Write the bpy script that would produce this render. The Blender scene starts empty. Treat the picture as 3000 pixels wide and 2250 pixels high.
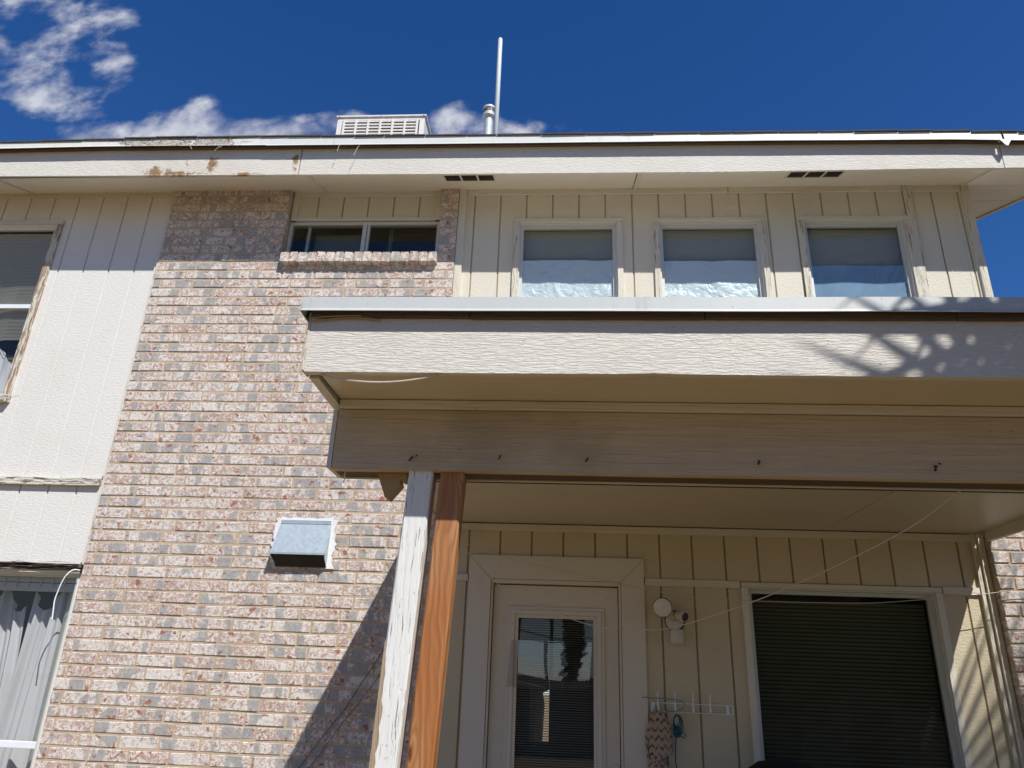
import bpy, bmesh, math, random
from mathutils import Vector, Matrix, noise as mnoise
random.seed(7)
R = math.radians
C = bpy.context.scene.collection
S = bpy.context.scene
H = 1.6                      # eye height: all z below are measured from the eye, H is added on building

# ------------------------------------------------------------------ camera
def setup_camera():
    cam = bpy.data.cameras.new('camera'); o = bpy.data.objects.new('camera', cam); C.objects.link(o)
    yaw, pit, rol = R(-4.45878), R(21.72831), R(2.20922)
    F = Vector((math.sin(yaw)*math.cos(pit), math.cos(yaw)*math.cos(pit), math.sin(pit)))
    Rr = Vector((math.cos(yaw), -math.sin(yaw), 0)); U = Rr.cross(F)
    R2 = Rr*math.cos(rol) + U*math.sin(rol); U2 = -Rr*math.sin(rol) + U*math.cos(rol)
    M = Matrix((( R2.x, U2.x, -F.x, 0), (R2.y, U2.y, -F.y, 0), (R2.z, U2.z, -F.z, H), (0,0,0,1)))
    o.matrix_world = M
    cam.sensor_width = 36; cam.lens = 36*2146.69/3000; cam.clip_end = 2000; cam.clip_start = .05
    S.camera = o
    return F, R2, U2
CF, CR, CU = setup_camera()
def project(x, y, z):
    v = Vector((x, y, z)); k = v.dot(CF)
    return 1500+2146.69*v.dot(CR)/k, 1125-2146.69*v.dot(CU)/k

# ------------------------------------------------------------------ node helper
class NT:
    def __init__(s, tree): s.t = tree; s.n = tree.nodes; s.l = tree.links
    def new(s, typ, ins=None, **kw):
        n = s.n.new(typ)
        for k, v in kw.items(): setattr(n, k, v)
        if ins:
            for k, v in ins.items():
                sock = n.inputs[k]
                if hasattr(v, 'is_linked') or isinstance(v, bpy.types.NodeSocket): s.l.new(v, sock)
                else: sock.default_value = v
        return n
    def math(s, op, a, b=0.0, c=None, clamp=False):
        n = s.n.new('ShaderNodeMath'); n.operation = op; n.use_clamp = clamp
        for i, v in enumerate((a, b) if c is None else (a, b, c)):
            if isinstance(v, bpy.types.NodeSocket): s.l.new(v, n.inputs[i])
            else: n.inputs[i].default_value = v
        return n.outputs[0]
    def vmath(s, op, a, b):
        n = s.n.new('ShaderNodeVectorMath'); n.operation = op
        for i, v in enumerate((a, b)):
            if isinstance(v, bpy.types.NodeSocket): s.l.new(v, n.inputs[i])
            else: n.inputs[i].default_value = v
        return n.outputs[0]
    def mix(s, f, a, b):
        n = s.n.new('ShaderNodeMix'); n.data_type = 'RGBA'
        for i, v in ((0, f), (6, a), (7, b)):
            if isinstance(v, bpy.types.NodeSocket): s.l.new(v, n.inputs[i])
            else: n.inputs[i].default_value = (v if i == 0 else (*v, 1) if len(v) == 3 else v)
        return n.outputs[2]
    def noise(s, vec, scale=(1,1,1), sc=1.0, detail=4, rough=.55, dist=0.0):
        v = s.vmath('MULTIPLY', vec, scale)
        n = s.new('ShaderNodeTexNoise', {'Vector': v, 'Scale': sc, 'Detail': detail, 'Roughness': rough, 'Distortion': dist})
        return n.outputs[0]
    def ramp(s, f, lo, hi):
        n = s.new('ShaderNodeMapRange', {'Value': f, 'From Min': lo, 'From Max': hi}); n.clamp = True
        n.interpolation_type = 'SMOOTHSTEP'
        return n.outputs[0]

# ------------------------------------------------------------------ world, sun, exposure
SUN = Vector((.672, -1, 1.49)).normalized()
def setup_light():
    w = bpy.data.worlds.new('World'); S.world = w; w.use_nodes = True
    t = NT(w.node_tree); t.n.clear()
    sky = t.new('ShaderNodeTexSky'); sky.sky_type = 'NISHITA'; sky.sun_disc = False
    sky.sun_elevation = math.asin(SUN.z); sky.sun_rotation = math.atan2(SUN.x, SUN.y)
    sky.altitude = 1200; sky.air_density = 1.0; sky.dust_density = .25; sky.ozone_density = 3.0
    hs = t.new('ShaderNodeHueSaturation', {'Hue': .511, 'Saturation': 1.31, 'Value': .93, 'Color': sky.outputs[0]})
    bg = t.new('ShaderNodeBackground', {'Color': hs.outputs[0], 'Strength': .1})
    d = t.new('ShaderNodeTexCoord').outputs['Generated']
    sp = t.new('ShaderNodeSeparateXYZ', {0: d})
    x, y, z = sp.outputs
    ys = t.math('MAXIMUM', y, .02)
    u = t.math('DIVIDE', x, ys); v = t.math('DIVIDE', z, ys)
    blobs = [(-1.12,1.18,.16,.16,1),(-1.0,1.13,.13,.09,1),(-1.03,1.04,.12,.07,1),(-.93,1.09,.09,.07,.8),(-.93,.985,.075,.05,1),(-.96,.96,.06,.05,.9),
             (-.86,1.04,.05,.035,.75),(-.835,1.005,.03,.05,.6),(-.88,.925,.05,.03,.9),(-.845,.935,.025,.025,.8),(-.85,.872,.07,.03,1.5),
             (-.65,.89,.085,.05,1.5),(-.56,.868,.11,.038,1.7),(-.47,.868,.09,.035,1.7),(-.40,.88,.06,.035,1.5),(-.68,.85,.12,.04,1.3),(-.43,.93,.02,.012,.3),
             (-.205,.875,.05,.04,.95),(-.15,.865,.07,.03,.9),(-.10,.86,.05,.028,.8),(-.062,.865,.02,.035,.7),(-.3,.85,.2,.03,1),
             (-.5,.74,.5,.12,1.2),(-1.1,.78,.3,.08,.8),(-.1,.7,.4,.10,1.1)]
    acc = None
    for bu, bv, ru, rv, st in blobs:
        a = t.math('MULTIPLY', t.math('SUBTRACT', u, bu), 1/ru); b = t.math('MULTIPLY', t.math('SUBTRACT', v, bv), 1/rv)
        r2 = t.math('ADD', t.math('MULTIPLY', a, a), t.math('MULTIPLY', b, b))
        m = t.math('MULTIPLY', t.math('SUBTRACT', 1.0, t.math('MULTIPLY', r2, .55)), st)
        acc = m if acc is None else t.math('MAXIMUM', acc, m)
    acc = t.math('MAXIMUM', acc, -.6)
    acc = t.math('SUBTRACT', t.math('MULTIPLY', acc, t.ramp(y, .1, .3)), t.math('SUBTRACT', 1.0, t.ramp(y, .1, .3)))
    cv = t.new('ShaderNodeCombineXYZ', {0: u, 1: v, 2: 0.0}).outputs[0]
    n1 = t.noise(cv, (1, 1.35, 1), 8.0, 7, .52, .25)
    n2 = t.noise(cv, (1, 1.2, 1), 30.0, 6, .6, .1)
    nn = t.math('ADD', t.math('MULTIPLY', t.math('SUBTRACT', n1, .5), 4.4), t.math('MULTIPLY', t.math('SUBTRACT', n2, .5), .9))
    dens = t.math('ADD', acc, t.math('SUBTRACT', nn, .55))
    cl = t.ramp(dens, -.25, 1.15)
    # scattered clouds over the rest of the sky
    zz = t.math('ADD', t.math('MAXIMUM', z, 0.0), .12)
    g = t.new('ShaderNodeCombineXYZ', {0: t.math('DIVIDE', x, zz), 1: t.math('DIVIDE', y, zz), 2: 0.0}).outputs[0]
    gn = t.noise(g, (1, 1, 1), .9, 8, .58, .4)
    gc = t.math('MULTIPLY', t.ramp(gn, .56, .68), t.math('SUBTRACT', 1.0, t.ramp(y, -.1, .25)))
    gc = t.math('MULTIPLY', gc, t.ramp(z, 0.0, .06))
    cl = t.math('MAXIMUM', cl, gc)
    shade = t.ramp(t.math('ADD', n1, t.math('MULTIPLY', t.math('SUBTRACT', n2, .5), .5)), .35, .72)
    ccol = t.mix(shade, (.34, .37, .50), (.64, .66, .73))
    hz = t.math('MULTIPLY', t.math('SUBTRACT', 1.0, t.ramp(z, .02, .30)), .65)
    cl = t.math('MAXIMUM', cl, hz)
    cb = t.new('ShaderNodeBackground', {'Color': t.mix(hz, ccol, (.30,.38,.52)), 'Strength': .82})
    ms = t.new('ShaderNodeMixShader', {0: t.math('MULTIPLY', cl, .93), 1: bg.outputs[0], 2: cb.outputs[0]})
    out = t.new('ShaderNodeOutputWorld', {0: ms.outputs[0]})
    L = bpy.data.lights.new('sun', 'SUN'); L.energy = 4.2; L.angle = R(.53); L.color = (1, .985, .95)
    o = bpy.data.objects.new('sun', L); C.objects.link(o)
    o.rotation_euler = SUN.to_track_quat('Z', 'Y').to_euler(); o.location = (10, -14, 24)
    S.view_settings.view_transform = 'Standard'; S.view_settings.look = 'None'
    S.view_settings.gamma = 1; S.view_settings.use_curve_mapping = False
    S.view_settings.exposure = .35
setup_light()

# ------------------------------------------------------------------ materials
def mat(name):
    m = bpy.data.materials.new(name); m.use_nodes = True
    t = NT(m.node_tree); b = t.n['Principled BSDF']; pos = t.new('ShaderNodeNewGeometry').outputs['Position']
    return m, t, b, pos
def bump(t, b, h, dist, strength=1.0):
    n = t.new('ShaderNodeBump', {'Height': h, 'Distance': dist, 'Strength': strength}); t.l.new(n.outputs[0], b.inputs['Normal'])
def plain(name, col, rough=.6, metal=0, var=.06, nsc=12, bmp=.0006):
    m, t, b, p = mat(name)
    n = t.noise(p, (1,1,1), nsc, 5)
    c = t.mix(n, [max(0, x*(1-var*2)) for x in col], [min(1, x*(1+var*2)) for x in col])
    t.l.new(c, b.inputs['Base Color']); b.inputs['Roughness'].default_value = rough; b.inputs['Metallic'].default_value = metal
    if bmp: bump(t, b, t.noise(p, (1,1,1), nsc*8, 3), bmp)
    return m
CREAM = (.705, .655, .54); WHITE = (.755, .725, .67); SHADE_TAN = (.60, .465, .305); BARE = (.26, .16, .10)  # the tan holds the brown shade of the porch beam
def painted(name, col=CREAM, grain=(7,7,110), gb=.004, dirt=.25, peel=0.0, peelscale=(5,5,30), rough=.62, bare=BARE, stain=None):
    """exterior paint over embossed wood: grain stretched along the board, faint grime, optional flaking"""
    m, t, b, p = mat(name)
    wv = t.noise(p, (1,1,1), 2.2, 3)
    wob = t.new('ShaderNodeCombineXYZ', {0: t.math('MULTIPLY', wv, .05), 1: 0.0, 2: t.math('MULTIPLY', wv, .02)}).outputs[0]
    pw = t.vmath('ADD', p, wob)
    g = t.noise(pw, grain, 1, 5, .6)
    g2 = t.noise(pw, [k*2.6 for k in grain], 1, 3, .6)
    h = t.math('ADD', t.ramp(g, .36, .62), t.math('MULTIPLY', g2, .5))
    big = t.noise(p, (1,1,1), 1.7, 5, .65)
    dk = [c*(1-dirt)*(1, .97, .92)[i] for i, c in enumerate(col)]
    c = t.mix(t.math('MULTIPLY', t.ramp(big, .45, .75), .5), col, dk)
    c = t.mix(t.math('MULTIPLY', t.ramp(g, .45, .3), .28), c, dk)
    spk = t.noise(p, (1,1,1), 70, 2)
    c = t.mix(t.math('MULTIPLY', t.ramp(spk, .70, .76), .5), c, (.22, .16, .11))
    if stain:
        xx, yy_, zz_ = t.new('ShaderNodeSeparateXYZ', {0: p}).outputs
        st = t.noise(p, (1,1,.8), 16, 7, .72)
        win = None
        for cx, cz, rx, rz in ((-3.12, 3.47, .16, .07), (-2.70, 3.53, .10, .10), (-2.05, 3.55, .035, .16), (-2.42, 3.44, .2, .02), (-2.95, 3.45, .35, .03)):
            a = t.math('MULTIPLY', t.math('SUBTRACT', xx, cx), 1/rx); b_ = t.math('MULTIPLY', t.math('SUBTRACT', zz_, cz+H), 1/rz)
            g_ = t.math('MAXIMUM', t.math('SUBTRACT', 1.0, t.math('ADD', t.math('MULTIPLY', a, a), t.math('MULTIPLY', b_, b_))), 0.0)
            win = g_ if win is None else t.math('MAXIMUM', win, g_)
        c = t.mix(t.math('MULTIPLY', t.ramp(t.math('ADD', st, t.math('MULTIPLY', win, .30)), .66, .80), stain), c, (.30, .17, .07))
    if peel:
        pn = t.noise(pw, peelscale, 1, 6, .62)
        f = t.ramp(pn, 1-peel, 1-peel+.03)
        wood = t.mix(t.noise(p, (40,40,6), 1, 4), bare, [min(1, x*2.1) for x in bare])
        c = t.mix(f, c, wood); h = t.math('SUBTRACT', h, t.math('MULTIPLY', f, 1.2))
    t.l.new(c, b.inputs['Base Color']); b.inputs['Roughness'].default_value = rough
    b.inputs['Specular IOR Level'].default_value = .35
    bump(t, b, h, gb)
    return m
M = {}
M['siding_white'] = painted('white_painted_siding', col=WHITE, grain=(34,34,95), gb=.0007, dirt=.08)
M['groove_white'] = plain('white_groove_paint', (.68,.66,.61), .8)
M['siding_tan'] = painted('shade_browned_siding', col=(.62,.535,.37), grain=(34,34,95), gb=.0010, dirt=.12)  # beige porch paint, browned and darkened to carry the porch shade
M['groove_tan'] = plain('dark_tan_groove', (.36,.26,.15), .8)  # groove backing coloured darker than the porch boards
M['siding'] = painted('painted_siding', grain=(34,34,95), gb=.0007, dirt=.08)
M['beam'] = painted('shade_browned_beam', col=SHADE_TAN, grain=(2.6,2.6,60), gb=.003, dirt=.48)  # beam paint with the canopy's brown shade mixed into its colour
M['groove'] = plain('dark_groove_paint', (.48,.38,.25), .8)  # groove backing coloured darker than the cream boards
M['fascia'] = painted('painted_fascia', col=(.735,.69,.61), grain=(26,26,200), gb=.0013, dirt=.12)
M['fascia_old'] = painted('stained_fascia', col=(.76,.71,.62), grain=(20,20,190), gb=.0015, dirt=.16, stain=.95)
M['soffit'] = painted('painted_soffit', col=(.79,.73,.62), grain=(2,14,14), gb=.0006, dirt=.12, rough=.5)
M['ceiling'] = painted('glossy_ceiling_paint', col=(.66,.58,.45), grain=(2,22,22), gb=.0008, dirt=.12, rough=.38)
M['trim'] = painted('painted_trim', grain=(30,30,5), gb=.002, dirt=.18)
M['trim_h'] = painted('painted_trim_horizontal', grain=(4,40,60), gb=.002, dirt=.18)
M['peel_v'] = painted('peeling_trim', grain=(60,60,6), gb=.004, peel=.50, peelscale=(70,70,7), dirt=.2)
M['peel_v2'] = painted('cracked_trim', grain=(60,60,6), gb=.003, peel=.40, peelscale=(110,110,6), dirt=.2)
M['peel_h'] = painted('peeling_band', grain=(6,60,60), gb=.005, peel=.46, peelscale=(9,90,70), bare=(.16,.12,.10))
M['rot'] = painted('rotten_wood', grain=(8,80,120), gb=.012, peel=.56, peelscale=(8,90,90), bare=(.17,.11,.08))
M['post'] = painted('cracked_white_post', col=(.78,.77,.73), grain=(60,60,4), gb=.0012, peel=.385, peelscale=(170,170,8), bare=(.20,.16,.12), dirt=.1)
M['caulk'] = plain('white_caulk', (.82,.81,.80), .6, var=.03, nsc=40, bmp=.002)
M['casing'] = painted('door_casing_paint', col=(.68,.62,.52), grain=(20,20,4), gb=.0004, dirt=.1, rough=.45)
M['door'] = painted('door_paint', col=(.68,.61,.50), grain=(8,8,4), gb=.0003, dirt=.08, rough=.42)
M['metal_white'] = plain('white_drip_metal', (.545,.565,.55), .42, .0, var=.02, nsc=3, bmp=.0003)
def streaked(name, col, rough=.42):
    m, t, b, p = mat(name)
    n = t.noise(p, (26,26,1.5), 1, 5, .7); n2 = t.noise(p, (1,1,1), 3, 5, .6); n3 = t.noise(p, (1,1,1), 60, 3)
    f = t.math('MULTIPLY', t.ramp(n, .5, .74), t.ramp(n2, .42, .62))
    c = t.mix(t.math('MULTIPLY', f, .55), col, (.40,.36,.30)); c = t.mix(t.math('MULTIPLY', t.ramp(n3, .66, .74), .5), c, (.30,.24,.18))
    t.l.new(t.mix(t.math('MULTIPLY', n2, .25), c, (.42,.43,.41)), b.inputs['Base Color']); b.inputs['Roughness'].default_value = rough
    bump(t, b, t.noise(p, (3,3,1), 1, 3), .004)
    return m
M['metal_white'] = streaked('white_drip_metal', (.575,.595,.575))
M['metal_bright'] = streaked('bright_drip_metal', (.71,.715,.665))
M['_x'] = plain('bright_drip_metal', (.68,.70,.67), .42, var=.03, nsc=4, bmp=.0003)
M['alu'] = plain('window_aluminium', (.62,.62,.57), .42, .15, var=.03, nsc=20)
M['vinyl'] = plain('white_vinyl', (.80,.83,.84), .35, var=.02)
M['dark'] = plain('dark_gap', (.035,.028,.022), .9, var=.2)
M['interior'] = plain('interior_paint', (.13,.115,.09), .9, var=.05)
M['shingle'] = plain('dark_shingle', (.09,.075,.065), .95, var=.35, nsc=60, bmp=.003)
M['brownwood'] = painted('unpainted_lumber', col=(.42,.27,.13), grain=(5,60,60), gb=.002, dirt=.3)
M['darkwood'] = painted('old_dark_lumber', col=(.13,.085,.05), grain=(5,60,60), gb=.003, dirt=.3)
M['barewood'] = painted('weathered_bare_wood', col=(.40,.30,.20), grain=(80,80,5), gb=.002, dirt=.45)
M['nail'] = plain('rusty_nail', (.05,.035,.03), .6, .5)
M['black'] = plain('black_cover', (.006,.006,.007), .85, var=.2)
M['rope'] = plain('pale_cord', (.62,.55,.43), .85, var=.08, nsc=300)
M['darkwire'] = plain('brown_wire', (.20,.15,.12), .8)
M['greenline'] = plain('green_rod', (.22,.24,.16), .6)
M['bluerope'] = plain('blue_green_rope', (.02,.09,.13), .8, var=.3, nsc=200)
M['navy'] = plain('navy_strap', (.012,.02,.05), .8)
M['lens'] = plain('lamp_lens', (.72,.68,.60), .3, var=.08, nsc=60)
M['plastic'] = plain('cream_plastic', (.62,.56,.46), .45, var=.03)
M['plastic_dark'] = plain('black_plastic', (.02,.018,.02), .4)
M['mortar'] = plain('mortar', (.54,.415,.285), .95, var=.14, nsc=30, bmp=.004)
M['pipe'] = plain('pale_pvc', (.66,.72,.72), .4, var=.02)
M['cooler'] = plain('cooler_paint', (.78,.74,.68), .45, var=.04, nsc=5)
M['curtain'] = plain('grey_curtain', (.50,.50,.52), .85, var=.04, nsc=5)
M['blind'] = plain('blind_slat', (.40,.385,.31), .55, var=.04)
M['blind_dark'] = plain('dark_blind_slat', (.20,.20,.155), .6, var=.06)
M['blind_green'] = plain('green_grey_blind_slat', (.30,.31,.25), .6, var=.05)
M['palegalv'] = plain('pale_dull_zinc', (.58,.61,.60), .5, .15, var=.12, nsc=18)
M['valance'] = plain('grey_valance', (.42,.43,.39), .6, var=.02)
M['concrete'] = plain('concrete_slab', (.21,.148,.07), .9, var=.12, nsc=3, bmp=.002)
M['dirt'] = plain('dry_tan_ground', (.175,.122,.053), .95, var=.22, nsc=1.5, bmp=.01)
M['block'] = plain('block_wall', (.36,.31,.26), .95, var=.12, nsc=4, bmp=.004)
M['rollroof'] = plain('pale_roll_roofing', (.62,.56,.47), .95, var=.12, nsc=8)
M['leaf'] = plain('palm_leaf', (.07,.10,.035), .6, var=.3, nsc=4)
M['leaf2'] = plain('tree_leaf', (.05,.075,.025), .7, var=.4, nsc=3)
M['bark'] = plain('bark', (.15,.11,.08), .95, var=.25, nsc=20, bmp=.01)

def brick_mat():
    m, t, b, p = mat('whitewashed_brick')
    sp = t.new('ShaderNodeSeparateXYZ', {0: p}); x, y, z = sp.outputs
    row = t.math('FLOOR', t.math('DIVIDE', t.math('SUBTRACT', z, H+.893), .0769))
    oi = t.new('ShaderNodeObjectInfo').outputs['Random']
    off = t.math('ADD', t.math('MULTIPLY', row, 17.31), t.math('MULTIPLY', oi, 37.0))
    q = t.new('ShaderNodeCombineXYZ', {0: t.math('ADD', x, off), 1: y, 2: t.math('ADD', z, t.math('MULTIPLY', row, 1.71))}).outputs[0]
    warp = t.noise(q, (1,1,1), 22, 3)
    wq = t.vmath('ADD', q, t.new('ShaderNodeCombineXYZ', {0: t.math('MULTIPLY', warp, .05), 1: 0.0, 2: t.math('MULTIPLY', t.noise(q, (1,1,1), 31, 3), .04)}).outputs[0])
    n1 = t.noise(wq, (44,40,50), 1, 6, .72, .8)         # white slurry against red body
    n2 = t.noise(q, (11,3,3.5), 1, 2, .45)               # broad grey patches, upright
    n3 = t.noise(wq, (21,17,25), 1, 2.5, .5, .4)         # rust spots
    n4 = t.noise(q, (150,60,75), 1, 4, .7)
    per = t.noise(q, (3.0,1,.6), 1, 1, .5)               # drifts from brick to brick
    body = t.mix(n4, (.31,.15,.105), (.56,.405,.33))
    cov = t.math('ADD', n1, t.math('MULTIPLY', t.math('SUBTRACT', per, .5), .22))
    c = t.mix(t.ramp(cov, .42, .56), body, (.73,.675,.61))
    fine = t.ramp(n4, .50, .60)
    c = t.mix(t.math('MULTIPLY', fine, .45), c, (.68,.625,.55))
    gm = t.math('MULTIPLY', t.ramp(n2, .54, .59), t.math('SUBTRACT', 1.0, t.math('MULTIPLY', t.ramp(n1, .58, .66), .9)))
    grey = t.mix(t.noise(q, (40,30,22), 1, 4), (.24,.235,.225), (.47,.455,.43))
    c = t.mix(t.math('MULTIPLY', gm, .88), c, grey)
    c = t.mix(t.math('MULTIPLY', t.ramp(n3, .645, .675), .85), c, (.33,.105,.05))
    c = t.mix(t.math('MULTIPLY', t.ramp(n4, .34, .28), .5), c, (.12,.08,.065))
    t.l.new(c, b.inputs['Base Color']); b.inputs['Roughness'].default_value = .9
    bump(t, b, t.math('ADD', n1, t.math('MULTIPLY', n4, .5)), .005)
    return m
M['brick'] = brick_mat()

def wood_mat():
    m, t, b, p = mat('orange_stained_wood')
    sp = t.new('ShaderNodeSeparateXYZ', {0: p}); x, y, z = sp.outputs
    w = t.noise(p, (5,5,1.3), 1.0, 3)
    kn = t.new('ShaderNodeTexVoronoi', {'Vector': t.vmath('MULTIPLY', p, (13,0,3.1)), 'Scale': 1.0}); kd = kn.outputs['Distance']
    kdist = t.ramp(kd, .38, .0)
    xx = t.math('ADD', t.math('MULTIPLY', t.math('ADD', x, t.math('MULTIPLY', z, -.045)), 150.0), t.math('MULTIPLY', w, 30.0))
    xx = t.math('ADD', xx, t.math('MULTIPLY', kdist, 7.0))
    rings = t.math('ADD', t.math('MULTIPLY', t.math('SINE', t.math('MULTIPLY', xx, 2.0)), .5), .5)
    fine = t.noise(p, (260,260,7), 1, 4, .6)
    c = t.mix(rings, (.29,.12,.04), (.45,.22,.085))
    c = t.mix(t.math('MULTIPLY', fine, .4), c, (.56,.29,.12))
    c = t.mix(t.math('MULTIPLY', t.ramp(t.noise(p, (9,9,1.6), 1, 3), .4, .65), .8), c, (.36,.12,.028))
    c = t.mix(t.ramp(kd, .11, .05), c, (.10,.035,.012))
    t.l.new(c, b.inputs['Base Color']); b.inputs['Roughness'].default_value = .55
    bump(t, b, t.math('ADD', rings, fine), .0015)
    return m
M['wood'] = wood_mat()

def glass_mat(name, tint=(1,1,1), refl=1.0, base=.02):
    m = bpy.data.materials.new(name); m.use_nodes = True; t = NT(m.node_tree); t.n.clear()
    ge = t.new('ShaderNodeNewGeometry')
    dp = t.new('ShaderNodeVectorMath', {0: ge.outputs['Incoming'], 1: ge.outputs['Normal']}, operation='DOT_PRODUCT').outputs['Value']
    fr = t.math('ADD', t.math('MULTIPLY', t.math('POWER', t.math('SUBTRACT', 1.0, t.math('ABSOLUTE', dp)), 5.0), .92), .04)
    f = t.math('ADD', t.math('MULTIPLY', fr, refl), base, clamp=True)
    tr = t.new('ShaderNodeBsdfTransparent', {'Color': (*tint, 1)}); gl = t.new('ShaderNodeBsdfGlossy', {'Roughness': .01})
    ms = t.new('ShaderNodeMixShader', {0: f, 1: tr.outputs[0], 2: gl.outputs[0]})
    t.new('ShaderNodeOutputMaterial', {0: ms.outputs[0]})
    return m
M['glass'] = glass_mat('window_glass', (.975,.98,.975), .8, .0)
M['glass_dark'] = glass_mat('dusty_window_glass', (.85,.87,.84), .8, .0)
M['film'] = glass_mat('clear_film', (.90,.93,.95), 2.2, .06)
def foil_mat():
    m, t, b, p = mat('foil_sheet')
    b.inputs['Base Color'].default_value = (.60,.70,.725,1); b.inputs['Metallic'].default_value = .05; b.inputs['Roughness'].default_value = .42
    bump(t, b, t.noise(p, (1,1,1), 12, 3, .55, 1.2), .010)
    return m
M['foil'] = foil_mat()
def film_mat():
    m, t, b, p = mat('blue_film')
    t.l.new(t.mix(t.noise(p, (1,1,1), 9, 6), (.15,.26,.40), (.27,.40,.53)), b.inputs['Base Color']); b.inputs['Roughness'].default_value = .25
    b.inputs['Coat Weight'].default_value = .6
    return m
M['bluefilm'] = film_mat()
def galv():
    m, t, b, p = mat('galvanised_metal')
    v = t.new('ShaderNodeTexVoronoi', {'Vector': p, 'Scale': 90.0}).outputs['Color']
    n = t.noise(p, (1,1,1), 25, 5)
    c = t.mix(t.math('MULTIPLY', n, 1.0), (.38,.45,.48), (.56,.62,.64))
    t.l.new(c, b.inputs['Base Color']); b.inputs['Metallic'].default_value = .4
    r = t.new('ShaderNodeSeparateXYZ', {0: v}).outputs[0]
    t.l.new(t.math('ADD', t.math('MULTIPLY', r, .18), .38), b.inputs['Roughness'])
    return m
M['galv'] = galv()
def oldmetal():
    m, t, b, p = mat('crusted_drip_metal')
    sp = t.new('ShaderNodeSeparateXYZ', {0: p}); x = sp.outputs[0]
    n = t.noise(p, (9,9,22), 1, 7, .7)
    win = t.math('MULTIPLY', t.ramp(x, -3.75, -3.15), t.math('SUBTRACT', 1.0, t.ramp(x, -2.62, -2.36)))
    f = t.ramp(t.math('ADD', n, t.math('MULTIPLY', win, .24)), .64, .72)
    crust = t.mix(t.ramp(t.noise(p, (1,1,1), 45, 5, .7), .34, .50), (.10,.08,.06), (.60,.55,.47))
    c = t.mix(f, (.70,.69,.63), crust)
    c = t.mix(t.math('MULTIPLY', t.ramp(t.noise(p, (30,30,3), 1, 4), .5, .75), .4), c, (.55,.50,.40))
    t.l.new(c, b.inputs['Base Color']); b.inputs['Roughness'].default_value = .6
    bump(t, b, t.math('MULTIPLY', f, t.noise(p, (1,1,1), 60, 5, .7)), .02)
    return m
M['oldmetal'] = oldmetal()
def rag_mat():
    m, t, b, p = mat('zigzag_towel')
    sp = t.new('ShaderNodeSeparateXYZ', {0: p}); x, y, z = sp.outputs
    zz = t.math('ABSOLUTE', t.math('SUBTRACT', t.math('FRACT', t.math('MULTIPLY', x, 26.0)), .5))
    s = t.math('FRACT', t.math('ADD', t.math('MULTIPLY', z, 22.0), t.math('MULTIPLY', zz, 1.1)))
    f = t.math('MULTIPLY', t.ramp(s, .55, .7), t.ramp(t.noise(p, (1,1,1), 60, 3), .35, .6))
    t.l.new(t.mix(f, (.50,.38,.27), (.13,.075,.045)), b.inputs['Base Color']); b.inputs['Roughness'].default_value = 1
    bump(t, b, t.noise(p, (1,1,1), 160, 4), .006)
    return m
M['rag'] = rag_mat()

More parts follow.
